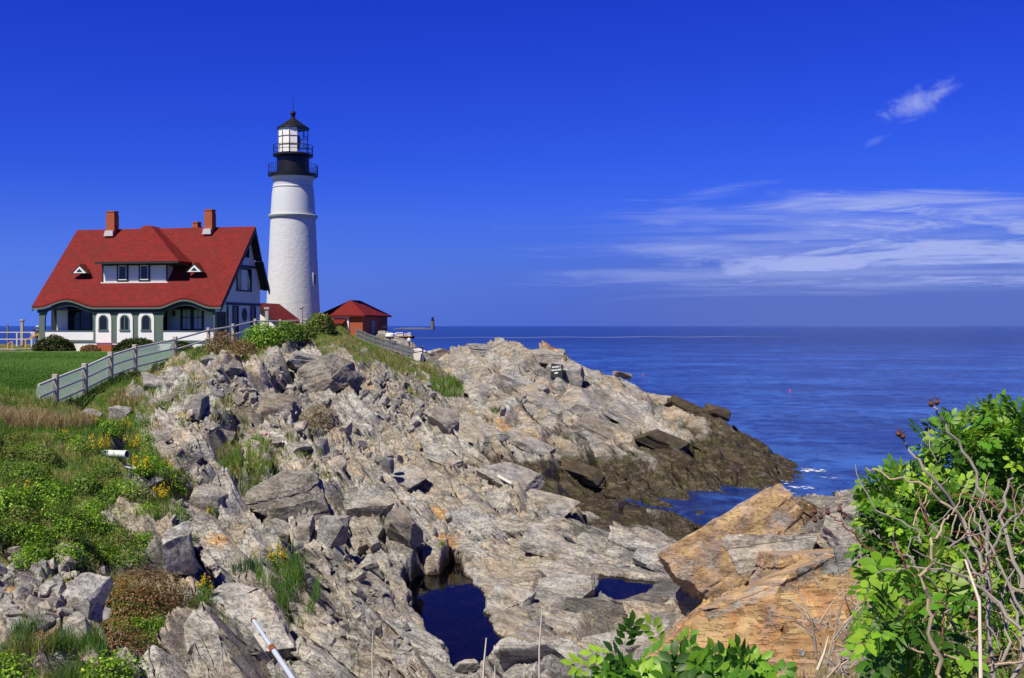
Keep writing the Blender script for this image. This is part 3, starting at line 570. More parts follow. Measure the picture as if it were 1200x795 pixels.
for (x0, x1, e0, e1) in ((ua, ub, UL, ub + .35), (uc, ud, uc - .35, UR)):
    sp = W(376, 9, 0); mb = opening(x0, x1, wTop, sp, e0, e1, W(353.0, 9, 0) - sp, -.02, .16)
    mb.box(e0, x0, -.02, .16, wBase + .053, wTop); mb.box(x1, e1, -.02, .16, wBase + .053, wTop); mb.build('porch_arch', M_GREEN, H)
# the middle bay: grey-green wall with three white arched niches, a small arched window in each
MB().box(ub + .352, uc - .352, -.02, .14, wBase + .053, wTop).build('bay_wall', M_GREEN, H)
mb = MB(); mb.box(UL, UL + .16, .16, PV, wBase, wRail); mb.build('porch_wall', M_WHITE, H)
def round_head(c_, hw, w0, wspring, v0, v1, n=16, rise=None):
    rise = rise or hw
    poly = [(c_ - hw, w0), (c_ + hw, w0)] + [(c_ + hw * math.cos(math.pi * i / n), wspring + rise * math.sin(math.pi * i / n)) for i in range(n + 1)]
    return MB().prism(poly, v0, v1)
def arch_band(c_, hw, w0, ws, th, v0, v1, n=16):
    mb = MB(); A = [(c_ + hw * math.cos(math.pi * i / n), ws + hw * math.sin(math.pi * i / n)) for i in range(n + 1)]; B = [(c_ + (hw + th) * math.cos(math.pi * i / n), ws + (hw + th) * math.sin(math.pi * i / n)) for i in range(n + 1)]
    mb.strip(A, B, v0, v1); mb.box(c_ + hw, c_ + hw + th, v0, v1, w0, ws); mb.box(c_ - hw - th, c_ - hw, v0, v1, w0, ws); return mb
for px in (122, 147, 172):
    c_ = U(px, 0); hw = .78; ws = wNiche - hw
    nb = round_head(c_, hw, wBase - .18, ws, -.11, -.023).build('arched_panel', M_WHITE, H)
    wh = .36; w0, w1 = W(386.5, 9, 0), W(370.5, 9, 0)
    win = arch_band(c_, wh, w0, w1 - wh, .11, -.16, -.113).add([], []); win.box(c_ - wh - .16, c_ + wh + .16, -.20, -.113, w0 - .12, w0); wo_ = win.build('window', M_GREEN, H)
    round_head(c_, wh, w0, w1 - wh, -.13, -.113).build('pane', M_GLASS, wo_)
    if px == 147: MB().box(c_ - .04, c_ + .04, -.15, -.131, w0, w1).build('mullion', M_GREEN, wo_)
# porch back-wall windows
def window(u0, u1, w0, w1, v, fr=.12, mull=1, rail=True, mat=M_DGREEN, curt=False, d=.1):
    mb = MB(); mb.box(u0, u1, v - d, v, w0, w0 + fr); mb.box(u0, u1, v - d, v, w1 - fr, w1); mb.box(u0, u0 + fr, v - d, v, w0 + fr, w1 - fr); mb.box(u1 - fr, u1, v - d, v, w0 + fr, w1 - fr)
    for k in range(mull): c_ = u0 + (u1 - u0) * (k + 1) / (mull + 1); mb.box(c_ - fr * .55, c_ + fr * .55, v - d * .8, v, w0 + fr, w1 - fr)
    if rail: c_ = (w0 + w1) / 2; mb.box(u0 + fr, u1 - fr, v - d * .7, v, c_ - .04, c_ + .04)
    o = mb.build('window', mat, H); MB().box(u0 + fr, u1 - fr, v - .03, v - .005, w0 + fr, w1 - fr).build('pane', M_GLASS, o)
    if curt:
        n = mull + 1; m2 = MB()
        for k in range(n):
            a = u0 + (u1 - u0) * k / n + fr * 1.3; c_ = u0 + (u1 - u0) * (k + 1) / n - fr * 1.3; m2.box(a, (a + c_) / 2 - .03, v - .06, v - .035, w0 + .18, w1 - .35); m2.box((a + c_) / 2 + .03, c_, v - .06, v - .035, w0 + .18, w1 - .35)
        m2.build('curtain', M_CURT, o)
    return o
window(U(80, PV), U(108, PV), W(388, 5, PV), W(359, 5, PV), PV, .14, 1)
window(U(212, PV), U(239, PV), W(388, 14, PV), W(357, 14, PV), PV, .16, 1, curt=True)
MB().box(U(191.5, PV), U(196, PV), PV - .08, PV, .69, W(360, 13, PV)).build('door', M_DGREEN, H)
MB().box(U(60.5, PV), U(66, PV), PV - .08, PV, .69, W(358, 5, PV)).build('door', M_DGREEN, H)
mb = MB(); mb.lathe([(.02, 0), (.14, .1), (.16, .35), (.05, .5)], 8, (U(205, PV), PV - .2, W(371, 13, PV))); mb.box(U(205, PV) - .03, U(205, PV) + .03, PV - .2, PV, W(371, 13, PV) + .4, W(371, 13, PV) + .46); mb.build('porch_lantern', M_DGREEN, H)
# right gable: belt courses, windows, door opening
def gable_win(v0, v1, w0, w1, name='window', mid=None):
    mb = MB(); fr = .13; mb.box(UR, UR + .09, v0, v1, w0, w0 + fr); mb.box(UR, UR + .09, v0, v1, w1 - fr, w1); mb.box(UR, UR + .09, v0, v0 + fr, w0 + fr, w1 - fr); mb.box(UR, UR + .09, v1 - fr, v1, w0 + fr, w1 - fr); o = mb.build(name, M_DGREEN, H)
    MB().box(UR + .005, UR + .03, v0 + fr, v1 - fr, w0 + fr, w1 - fr).build('pane', M_GLASS, o); return o
mb = MB(); mb.box(UR, UR + .08, PV - .1, 9.35, W(358, 17, 5) , W(355.2, 17, 5)); mb.build('belt_course', M_DGREEN, H)
mb = MB(); mb.box(UR + .004, UR + .1, 3.9, 8.6, W(313.8, 17, 6), W(311.5, 17, 6)); mb.build('belt_course', M_DGREEN, H)
mb = MB(); mb.box(UR + .003, UR + .06, PV, PV + .25, 0, W(358.3, 17, 3)); mb.build('corner_board', M_DGREEN, H)
w2a, w2b = W(342, 17, 6), W(314.5, 17, 6); pan = gable_win(4.2, 7.3, w2a, w2b, 'window'); MB().box(UR + .031, UR + .06, 5.15, 6.35, w2a + .14, w2b - .2).build('panel', M_WHITE, pan)
gable_win(5.9, 6.75, W(302, 17, 6), W(283.5, 17, 6)); gable_win(3.4, 4.55, W(392, 17, 4), W(358.5, 17, 4)); gable_win(7.1, 8.2, W(390, 17, 7), W(359, 17, 7))
mb = MB(); mb.add([(UR + d_, 5.85 + .48 * math.cos(a), W(369, 17, 6) + .62 * math.sin(a)) for d_ in (.0, .07) for a in [2*math.pi*i/20 for i in range(20)]], [tuple(range(20))[::-1], tuple(range(20, 40))] + [(i, (i+1)%20, 20+(i+1)%20, 20+i) for i in range(20)]); mb.build('oval_window', M_DGREEN, H)
MB().box(UR - .16, UR - .1, .6, PV, .69, W(363, 17, 1)).build('porch_end_door', M_DGREEN, H)
MB().prism([(3.0, roof_w(3.0) - 1.15), (1.9, roof_w(3.0) - 1.15), (1.9, roof_w(3.0) - 1.4), (3.0, roof_w(3.0) - 1.4)], UR + .01, UR + .35, 'yz').build('bracket', M_DGREEN, H)
# dormer
dv, d0, d1 = 1.75, U(120, 1.75), U(196, 1.75); dw0, dw1 = roof_w(dv) - .1, W(307.5, 9, dv)
mb = MB(); mb.box(d0, d1, dv, dv + .12, dw0, dw1); mb.prism([(dv + .12, dw0), (dv + .12, dw1), (dv + .12 + (dw1 - dw0) / ((RW - EW) / (RV - EV)) + .1, dw1)], d0, d0 + .12, 'yz'); mb.prism([(dv + .12, dw0), (dv + .12, dw1), (dv + .12 + (dw1 - dw0) / ((RW - EW) / (RV - EV)) + .1, dw1)], d1 - .12, d1, 'yz'); dm = mb.build('dormer', M_CLAP, H)
e0, e1, ev, ew, ax, av, aw = U(113, 1.0), U(210, 1.0), .85, dw1 + .02, U(174, 5.8), 5.6, W(263.5, 12, 5.6)
mb = MB(); top = [(e0, ev, ew), (e1, ev, ew), (e1 + .1, 4.2, roof_w(4.2) - .25 if roof_w(4.2) < ew + .6 else ew), (ax, av, aw), (ax, av + 1.9, aw - .15), (e0, 4.2, ew)]
tt = MB(); rr_ = [(e0, ev, ew), (e1, ev, ew), (ax + .35, av, aw), (ax - .35, av, aw), (ax + .35, 7.2, aw - .05), (ax - .35, 7.2, aw - .05), (e1, 6.5, ew), (e0, 6.5, ew)]
tt.add(rr_ + [(x_, y_, z_ - .14) for x_, y_, z_ in rr_[:2] + rr_[6:]], [(0, 1, 2, 3), (1, 6, 4, 2), (3, 2, 4, 5), (0, 3, 5, 7), (8, 9, 1, 0), (9, 10, 6, 1), (11, 8, 0, 7), (8, 11, 10, 9), (4, 6, 7, 5), (6, 10, 11, 7)]); tt.build('dormer_roof', M_ROOF, H)
MB().box(e0 - .04, e1 + .04, ev - .05, ev + .05, ew - .2, ew - .02).build('dormer_eave', M_DGREEN, H)
MB().add([(d1 - .05, ev + .05, ew - .15), (e1 - .05, ev + .05, ew - .15), (e1 - .05, 3.0, roof_w(3.0) - .05), (d1 - .05, 3.0, roof_w(3.0) - .05), (d1 - .05, ev + .05, ew - .05), (e1 - .05, ev + .05, ew - .05), (e1 - .05, 3.0, ew - .05), (d1 - .05, 3.0, ew - .05)], [(0, 1, 2, 3), (4, 7, 6, 5), (0, 4, 5, 1), (1, 5, 6, 2), (2, 6, 7, 3), (3, 7, 4, 0)]).build('dormer_soffit', M_DGREEN, H)
mb = MB(); [mb.box(x_ - .07, x_ + .07, dv - .05, dv, dw0 + .05, dw1) for x_ in (d0 + .03, d1 - .03)]; mb.box(d0 + .1, d1 - .1, dv - .04, dv, dw1 - .3, dw1); mb.build('dormer_trim', M_DGREEN, H)
MB().box(d0 - .1, d1 + .1, dv - .12, dv, dw0 - .02, dw0 + .07).build('dormer_sill', M_WHITE, H)
for a, c_ in ((137.5, 150.5), (163, 176)):
    fo = window(U(a, dv), U(c_, dv), dw0 + .12, dw1 - .12, dv - .002, .16, 0, False, M_DGREEN, d=.09); MB().box(U(a, dv) + .14, U(c_, dv) - .14, dv - .1, dv - .04, dw0 + .26, dw0 + .34).build('sash', M_WHITE, fo)
    x0, x1 = U(a, dv) + .16, U(c_, dv) - .16; mb = MB(); [mb.box(q, q + .07, dv - .1, dv - .04, dw0 + .34, dw1 - .28) for q in (x0, x1 - .07)]; mb.box(x0, x1, dv - .1, dv - .04, dw1 - .36, dw1 - .28); mb.build('sash', M_WHITE, fo)
# two little triangular roof vents
for px in (96.5, 230.5):
    v_ = 2.1; c_ = U(px, v_); w0 = W(319.5, 9, v_ - .4); hw, hh = .98, .98
    cap = MB().add([(c_ - hw, v_ - .25, w0 - .05), (c_ + hw, v_ - .25, w0 - .05), (c_, v_ - .36, w0 + .86), (c_, v_ + .62, w0 + .86)], [(0, 2, 3), (2, 1, 3), (0, 1, 2), (0, 3, 1)]).build('roof_vent', M_ROOF, H)
    MB().prism([(c_ - .92, w0 - .03), (c_ + .92, w0 - .03), (c_, w0 + .80)], v_ - .40, v_ - .33).build('vent_edge', M_DGREEN, cap); MB().prism([(c_ - .66, w0), (c_ + .66, w0), (c_, w0 + .60)], v_ - .47, v_ - .402).build('vent_trim', M_WHITE, cap); MB().prism([(c_ - .30, w0 + .12), (c_ + .30, w0 + .12), (c_, w0 + .40)], v_ - .50, v_ - .471).build('louver', M_GLASS, cap)
# chimneys
for (a, c_, top, bot, v_) in ((126.8, 136.6, 248, 267, 6.3), (241.5, 250.8, 246, 265, 6.3), (227.5, 234, 260.5, 268, 7.6)):
    u0, u1 = U(a, v_), U(c_, v_); wt = W(top, u0, v_); mb = MB(); mb.box(u0, u1, v_ - .4, v_ + .4, RW - 1.2, wt - .35); mb.box(u0 + .04, u1 - .04, v_ - .36, v_ + .36, wt - .35, wt - .12); mb.box(u0 - .0, u1, v_ - .4, v_ + .4, wt - .12, wt); ch = mb.build('chimney', M_BRICK, H)
    if v_ < 7: MB().prism([(u0 - .12, RW - .72), (u1 - .05, RW - .72), (u1 - .05, RW - .2), (u0 + .03, RW - .2)], v_ - .60, v_ - .44).build('flashing', M_LEAD, ch)
# ------------------------------------------------------------------ lighthouse
LX, LY = (343.5 - 600) / F * 124, 124.0
def LZ(py): return CZ - (py - HOR) * LY / F
def LR(px): return px / F * LY
L = thing('lighthouse', 'tall white tapering lighthouse tower with black lantern head', 'lighthouse', (LX, LY, 7.6))
zb = 7.6
M_TOWER, t, b = material('whitewashed_stone'); o = t.new('ShaderNodeTexCoord').outputs['Object']; x_, y_, z_ = t.xyz(o)
ph = t.math('ARCTAN2', y_, x_); br = t.new('ShaderNodeTexBrick'); t.put(br.inputs['Vector'], t.comb(t.math('MULTIPLY', ph, 2.8), z_, 0)); br.inputs['Scale'].default_value = 1; br.inputs['Brick Width'].default_value = .62; br.inputs['Row Height'].default_value = .30; br.inputs['Mortar Size'].default_value = .03; br.inputs['Mortar Smooth'].default_value = .8
br.inputs['Color1'].default_value = (1, 1, 1, 1); br.inputs['Color2'].default_value = (.6, .6, .6, 1); br.inputs['Mortar'].default_value = (0, 0, 0, 1)
n = t.noise(o, 2.2, 6, .65); st = t.noise(t.mapping(o, scale=(3, 3, .25)), 1.2, 5, .6)
cc = t.mix(n, (.54, .56, .57), (.64, .66, .67)); cc = t.mix(t.math('MULTIPLY', t.step(st, .52, .72), .45), cc, (.52, .50, .46)); t.put(b.inputs['Base Color'], cc); b.inputs['Roughness'].default_value = .7
bp = t.new('ShaderNodeBump'); bp.inputs['Strength'].default_value = .55; bp.inputs['Distance'].default_value = .07; t.put(bp.inputs['Height'], t.math('ADD', t.math('MULTIPLY', br.outputs[0], .12), t.math('MULTIPLY', n, 1.3))); t.put(b.inputs['Normal'], bp.outputs[0])
M_SMOOTHW = simple('smooth_white_paint', (.58, .61, .62), .5, .04, 1.5, bump=.1)
prof = [(LR(33.2), -.6), (LR(32.0), LZ(380) - zb), (LR(31.0), LZ(366) - zb), (LR(29.3), LZ(330) - zb), (LR(27.4), LZ(290) - zb), (LR(26.0), LZ(257) - zb)]
MB().lathe(prof, 64).build('tower', M_TOWER, L, smooth=True)
prof = [(LR(25.9), LZ(252.5) - zb), (LR(24.4), LZ(228) - zb), (LR(23.4), LZ(221.5) - zb), (LR(24.0), LZ(220.8) - zb), (LR(24.0), LZ(219.8) - zb), (LR(23.1), LZ(219.2) - zb), (LR(23.0), LZ(214) - zb), (LR(24.2), LZ(211) - zb), (LR(25.8), LZ(208.5) - zb)]
MB().lathe(prof, 64).build('upper_tower', M_SMOOTHW, L, smooth=True)
MB().lathe([(LR(26.2), LZ(257) - zb - .05), (LR(28.2), LZ(255.2) - zb), (LR(28.6), LZ(253.4) - zb), (LR(28.0), LZ(252.4) - zb), (LR(25.6), LZ(252.2) - zb)], 64).build('cornice', simple('grey_green_cornice', (.42, .47, .43), .6, .08), L, smooth=True)
MB().lathe([(LR(26.2), LZ(208.4) - zb), (LR(29), LZ(206.8) - zb), (LR(29.2), LZ(204.6) - zb), (LR(18), LZ(204.4) - zb)], 48).build('gallery', M_BLACK, L, smooth=True)
MB().lathe([(LR(19.0), LZ(205) - zb), (LR(18.8), LZ(185.5) - zb), (LR(21.5), LZ(184.5) - zb), (LR(23.4), LZ(183.5) - zb), (LR(23.4), LZ(181.6) - zb), (LR(17.2), LZ(181.4) - zb)], 48).build('watch_room', M_BLACK, L, smooth=True)
def railing(r, z0, z1, n, rails, th=.035):
    mb = MB()
    for k in range(n): a = 2*math.pi*k/n; mb.tube([(r*math.cos(a), r*math.sin(a), z0), (r*math.cos(a), r*math.sin(a), z1)], th, 5)
    for zz in rails: mb.tube([(r*math.cos(2*math.pi*i/48), r*math.sin(2*math.pi*i/48), zz) for i in range(49)], th, 5, False)
    return mb
g0, g1 = LZ(204.6) - zb, LZ(194) - zb; railing(LR(28.6), g0, g1, 44, (g1, g0 + .15), .022).build('gallery_railing', M_BLACK, L); 
g0, g1 = LZ(181.6) - zb, LZ(171.5) - zb; railing(LR(23.0), g0, g1, 12, (g1, (g0 + g1) / 2), .035).build('lantern_railing', M_BLACK, L)
la, lb, lr = LZ(181.4) - zb, LZ(151.5) - zb, LR(17.5)
NP = 12; pa = [2*math.pi*(k + .5)/NP + R(12) for k in range(NP)]
mb = MB()
for a in pa: mb.tube([(lr*math.cos(a), lr*math.sin(a), la), (lr*math.cos(a), lr*math.sin(a), lb)], .045, 6)
for q in (0, .34, .67, 1.0): zz = la + (lb - la) * q; mb.tube([(lr*math.cos(a), lr*math.sin(a), zz) for a in pa + pa[:1]], .04, 5, False)
mb.lathe([(lr * 1.0, la - .05), (lr * 1.0, la + .14), (lr * .9, la + .14)], 48); mb.build('lantern_frame', simple('lantern_bar_grey', (.16, .16, .15), .5), L)
blind = MB(); clear = MB()
for k in range(NP):
    a, c_ = pa[k], pa[(k + 1) % NP]; q = [(lr*.985*math.cos(a), lr*.985*math.sin(a), la + .15), (lr*.985*math.cos(c_), lr*.985*math.sin(c_), la + .15), (lr*.985*math.cos(c_), lr*.985*math.sin(c_), lb), (lr*.985*math.cos(a), lr*.985*math.sin(a), lb)]
    m_ = (a + R(180)/NP) % (2*math.pi); deg = math.degrees(m_)
    (blind if 150 < deg < 292 else clear).add(q + [(x_*.98, y_*.98, z_) for x_, y_, z_ in q], [(0, 1, 2, 3), (7, 6, 5, 4), (0, 3, 7, 4), (1, 5, 6, 2)])
blind.build('white_blind', simple('white_blind_cloth', (.85, .84, .80), .7, .03), L)
M_CLEAR, t, b = material('lantern_glass'); b.inputs['Transmission Weight'].default_value = 1; b.inputs['Roughness'].default_value = .0; b.inputs['IOR'].default_value = 1.05; b.inputs['Base Color'].default_value = (.95, .98, 1, 1); clear.build('lantern_pane', M_CLEAR, L)
mb = MB(); mb.lathe([(.35, la), (.35, la + .5), (.75, la + .7), (.85, la + 1.5), (.75, la + 2.1), (.3, la + 2.4)], 16); mb.build('lens', simple('lens_brass_glass', (.10, .11, .08), .25, .3), L, smooth=True)
MB().lathe([(LR(17.5), lb - .02), (LR(19.0), lb), (LR(18.8), lb + .12), (LR(12), LZ(146) - zb), (LR(6), LZ(141.5) - zb), (LR(3.2), LZ(139.5) - zb), (LR(2.2), LZ(138.6) - zb), (LR(2.2), LZ(136.6) - zb)], 32).build('lantern_roof', M_BLACK, L, smooth=True)
zc = LZ(133.4) - zb; rb = LR(3.3); MB().lathe([(max(.001, rb*math.sin(math.pi*i/12)), zc - rb*math.cos(math.pi*i/12)) for i in range(13)], 20).build('ball_finial', simple('black_gloss_ball', (.012, .012, .014), .15), L, smooth=True)
MB().tube([(0, 0, zc + rb - .02), (0, 0, LZ(114) - zb)], .03, 6).build('lightning_rod', M_BLACK, L)
# slit window low on the right-hand side
a = R(-22); zz = LZ(328) - zb; rw = LR(29.1); Mx = Matrix.Translation((rw*math.cos(a), rw*math.sin(a), zz)) @ Matrix.Rotation(a, 4, 'Z')
wn = MB().box(-.14, .05, -.34, .34, -.72, .72, Mx).build('slit_window', M_WHITE, L); MB().box(.052, .07, -.2, .2, -.6, .6, Mx).build('pane', M_GLASS, wn)
# ------------------------------------------------------------------ small white outbuilding behind the house
Y_ = 113.0
Q = thing('white_outbuilding', 'small white gabled shed with red roof between the house and the tower', 'shed', ((309 - 600) / F * Y_, Y_, 7.6), -R(10))
ez, rz_ = CZ - (375.5 - HOR) * Y_ / F - 7.6, CZ - (355.5 - HOR) * (Y_ + 3) / F - 7.6
hw = 2.6; gw = MB().prism([(-hw, 0), (hw - 1.3 + .0, 0), (hw - 1.3, ez), (-.9, rz_ - .15), (-hw, ez + .4)], 0, .15).build('gable_wall', M_WHITE, Q)
MB().box(hw - 1.45, hw - 1.3, .153, 6, 0, ez - .05).build('side_wall', M_WHITE, Q); MB().box(-hw, -hw + .15, .153, 6, 0, ez).build('side_wall', M_WHITE, Q); MB().box(-hw, hw - 1.3, 6, 6.15, 0, ez).build('rear_wall', M_WHITE, Q)
MB().sheet([[(-.9, -.3, rz_), (-.9, 6.4, rz_)], [(hw - .75, -.3, ez - .2), (hw - .75, 6.4, ez - .2)]], .12).build('roof', M_ROOF, Q); MB().sheet([[(-hw - .3, -.3, ez + .2), (-hw - .3, 6.4, ez + .2)], [(-.9, -.3, rz_), (-.9, 6.4, rz_)]], .12).build('roof', M_ROOF, Q)
mb = MB(); mb.prism([(-.9, rz_ - .13), (hw - .75, ez - .33), (hw - .75, ez - .58), (-.9, rz_ - .4)], -.34, -.24); mb.build('barge_board', M_DGREEN, Q)
MB().box(hw - 1.3, hw - 1.24, 1.2, 4.6, .9, ez - .25).build('window', M_GLASS, Q); MB().box(.2, .7, -.05, 0, .8, 1.5).build('window', M_GLASS, Q)
# ------------------------------------------------------------------ brick fog-signal house with hipped red roof
Y_ = 124.0; bz = 7.5
B_ = thing('brick_signal_house', 'low red brick building with red hipped roof right of the tower', 'building', ((425 - 600) / F * Y_, Y_, bz), -R(13))
def BZ(py, y=Y_): return CZ - (py - HOR) * y / F - bz
wl, dp, eh = 4.9, 8.3, BZ(369.5)
mb = MB(); mb.box(-wl, 0, 0, .25, -.6, eh); mb.box(-.25, 0, .253, dp, -.6, eh); mb.box(-wl, -wl + .25, .253, dp, -.6, eh); mb.box(-wl + .253, -.253, dp - .25, dp, -.6, eh); mb.build('brick_wall', M_BRICK, B_)
rz_ = BZ(352, 128); o_ = .42; mb = MB(); r4 = [(-wl - o_, -o_, eh), (o_, -o_, eh), (o_, dp + o_, eh), (-wl - o_, dp + o_, eh)]
tp = [(-wl/2 - .0, 2.6, rz_), (-wl/2 + .0, dp - 2.6, rz_)]
mb.add(r4 + tp + [(x_, y_, z_ - .16) for x_, y_, z_ in r4], [(0, 1, 4), (1, 2, 5, 4), (2, 3, 5), (3, 0, 4, 5), (6, 7, 1, 0), (7, 8, 2, 1), (8, 9, 3, 2), (9, 6, 0, 3), (6, 9, 8, 7)]); mb.build('roof', M_ROOF, B_)
w_ = MB().box(0, .06, 2.5, 3.9, BZ(391), BZ(376)).build('window', M_GLASS, B_); MB().box(.0, .14, 2.4, 4.0, BZ(391) - .14, BZ(391)).build('sill', M_LEAD, w_)
MB().lathe([(.02, 0), (.5, .12), (.46, .3), (.02, .5)], 10, (.32, 6.2, BZ(385))).build('horn', simple('pale_brass', (.5, .36, .2), .4), B_)
# lean-to entry with its own small red roof and white posts
mb = MB(); mb.sheet([[(-wl - .2, -.003, BZ(373.5)), (-1.9, -.003, BZ(373.5))], [(-wl - .2, -1.3, BZ(379)), (-1.9, -1.3, BZ(379))]], .1); mb.build('porch_roof', M_ROOF, B_)
mb = MB(); mb.box(-wl, -1.62, -.12, -.003, BZ(373.3), BZ(371.2)); mb.box(-1.86, -1.62, -.12, -.003, .1, BZ(373.4)); mb.box(-3.6, -3.48, -1.25, -1.13, 0, BZ(379.6)); mb.build('porch_trim', M_WHITE, B_)
MB().box(-3.3, -2.3, -.05, -.003, .1, BZ(379)).build('door', M_GLASS, B_)
# ------------------------------------------------------------------ boulders
rng = np.random.default_rng(7); random.seed(7)
def rock_mat(name, rust, dark=None):
    m, t, b = material(name); pos = t.new('ShaderNodeNewGeometry').outputs['Position']
    rv = t.new('ShaderNodeValue'); rv.outputs[0].default_value = rust
    c_, hg, stq, fn, md = rock_color(t, pos, rv.outputs[0] if rust else None)
    if dark: c_ = t.mix(1.0, c_, dark, 'MULTIPLY')
    t.put(b.inputs['Base Color'], c_); b.inputs['Roughness'].default_value = .85; b.inputs['Specular IOR Level'].default_value = .3; rock_bump(t, b, hg, 1.0, .06); return m
M_ROCK = rock_mat('grey_ledge_rock', 0); M_ORANGE = rock_mat('orange_stained_rock', .72); M_TANROCK = rock_mat('tan_rock', .2); M_DARKROCK = rock_mat('dark_weed_stained_rock', 0, (.27, .22, .15)); M_MIDROCK = rock_mat('dark_weathered_rock', 0, (.74, .72, .69)); M_PALE = rock_mat('pale_ledge_rock', 0, (1.15, 1.16, 1.2))
_ico = {}
def ico(n):
    if n not in _ico:
        bm = bmesh.new(); bmesh.ops.create_icosphere(bm, subdivisions=n, radius=1); _ico[n] = (np.array([v.co[:] for v in bm.verts]), np.array([[v.index for v in f.verts] for f in bm.faces])); bm.free()
    return _ico[n]
def n3(p_, s_, seed): return (fbm(p_[:, 0] * s_ + 7 * seed, p_[:, 1] * s_ + p_[:, 2] * s_ * .7, 4, seed) + fbm(p_[:, 2] * s_ - 3 * seed, p_[:, 0] * s_ * .8 - p_[:, 1] * s_, 4, seed + 50)) * .5
def cut_rock(seed, boxy=True, planes=9, sub=5, rough=.05, rnd=1.25):
    r_ = np.random.default_rng(seed); co, fc = ico(sub); co = co.copy() * rnd
    N = []
    if boxy:
        for ax in np.eye(3):
            for sg in (1, -1): v = ax * sg + r_.normal(0, .16, 3); N.append((v / np.linalg.norm(v), r_.uniform(.56, .70)))
    for k in range(planes): v = r_.normal(0, 1, 3); N.append((v / np.linalg.norm(v), r_.uniform(.62, .88)))
    for _ in range(2):
        for v, d in N: e = co @ v - d; co = co - np.where(e > 0, e, 0)[:, None] * v
    co = co / np.abs(co).max(0)
    co = co * (1 + rough * 1.6 * n3(co, 1.3, seed % 40 + 1)[:, None] + rough * n3(co, 4.5, seed % 40 + 9)[:, None])
    return co, fc
def boulder(px, py, d, half, rot, label, seed, mat=None, boxy=True, planes=9, sub=5, rough=.06, group=None, name='boulder', sink=None, strata=.03, rnd=1.25):
    mat = mat or M_ROCK
    d_ = d                                    # slide along the line of sight until the rock rests on the ground
    if sink is None:
        for q in np.r_[np.linspace(1, .82, 90), np.linspace(1, 1.15, 40)]:
            p_ = P(px, py, d * q); e_ = p_[2] - ground(p_[0], p_[1])
            if .12 * half[2] < e_ < .75 * half[2]: d_ = d * q; break
    half = [h_ * d_ / d for h_ in half]
    c_ = Vector(P(px, py, d_)); co, fc = cut_rock(seed, boxy, planes, sub, rough, rnd); co = co * np.array(half)
    if strata:                                # bedding grooves along the block
        k = co[:, 2] / (.16 + .05 * max(half)); lay = np.floor(k + .35 * n3(co, .8, 3)); co[:, :2] *= (1 + strata * (h2(lay, lay * 0, seed) - .5) * 2)[:, None]
    Rm = np.array(Euler([R(a) for a in rot], 'XYZ').to_matrix()); co = co @ Rm.T
    me = bpy.data.meshes.new(name); np_mesh(me, co, fc); me.set_sharp_from_angle(angle=R(28))
    o = link(name, me, mat); o.location = c_; tag(o, label, 'rock', group); return o
boulder(866, 642, 27.0, (1.72, 1.2, 1.08), (-16, -36, 8), 'big orange-brown boulder tilted over the dark gap, highest of the stained rocks', 17, M_ORANGE, sub=6, planes=4, strata=.02, rough=.08, sink=0, rnd=1.05)
boulder(925, 612, 27.6, (1.0, 1.1, .55), (-5, 28, 20), 'orange and grey slab sloping down from the big orange boulder to the water', 14, M_ORANGE, sub=6, planes=5, sink=0)
boulder(903, 648, 24.6, (1.15, .9, .52), (-8, -12, -25), 'grey wedge-shaped rock with a dark end, lying on the orange rocks', 21, M_ROCK, sub=6, planes=5, sink=0)
boulder(955, 668, 23.2, (1.5, 1.3, .5), (-12, -6, 10), 'broad tan rock shelf right of the grey wedge-shaped rock', 25, M_ORANGE, sub=6, planes=6, sink=0)
boulder(915, 712, 21.3, (1.75, .9, .80), (-14, -20, 14), 'low orange rock mass under the grey wedge-shaped rock', 32, M_ORANGE, sub=6, planes=7, sink=0)
boulder(965, 735, 18.4, (1.3, .8, .5), (-10, -4, -12), 'rusty lower ledge between the dry brush and the orange rock mass', 37, M_ORANGE, sub=6, planes=5, sink=0)
boulder(1016, 608, 24.5, (.42, .5, .36), (5, -18, 30), 'blue-grey angular rock beside the water at the edge of the rose bush', 44, M_ROCK)
boulder(988, 622, 25.0, (.5, .6, .28), (5, -12, 10), 'tan slab between the blue-grey rock and the orange boulder', 47, M_TANROCK)
boulder(850, 772, 17.8, (.3, .3, .2), (0, 0, 20), 'small pale grey stone behind the leafy plant', 49, M_PALE)
boulder(1064, 574, 24.0, (.5, .8, .18), (0, 4, 0), 'pale flat rock showing between the rose leaves and the sea', 53, M_PALE)
boulder(842, 706, 27.6, (1.0, .9, .62), (-8, -14, 20), 'shadowed rock wedged beneath the left end of the big orange boulder', 57, M_MIDROCK, sink=0)
# blocks of the left-hand cliff
boulder(376, 442, 61.5, (1.65, 1.5, 1.0), (24, -10, -14), 'big dark-faced outcrop block jutting out below the grassy top', 61, M_MIDROCK, planes=8, sub=6)
boulder(358, 424, 63.5, (1.3, 1.1, .5), (8, 6, 20), 'tan slab on top of the dark-faced outcrop block', 63, M_TANROCK)
boulder(408, 446, 61.0, (.9, .9, .75), (14, 20, 30), 'dark angular block at the right end of the outcrop', 66, M_MIDROCK)
boulder(320, 482, 51.0, (1.25, 1.0, .72), (20, -6, 10), 'grey block with shadowed face left of the brown dry bush', 70, M_MIDROCK)
boulder(336, 586, 37.4, (1.45, 1.0, .80), (22, -9, 6), 'large rounded boulder with a dark overhung face above the three upright blocks', 75, M_MIDROCK, sub=6, planes=6)
boulder(325, 625, 33.9, (.50, .45, .48), (6, 14, -12), 'banded brown block, leftmost of the three upright blocks', 81, M_TANROCK, rough=.03)
boulder(356, 627, 33.6, (.31, .42, .53), (3, 2, 8), 'narrow grey block wedged between the two wider upright blocks', 84, M_ROCK, rough=.03)
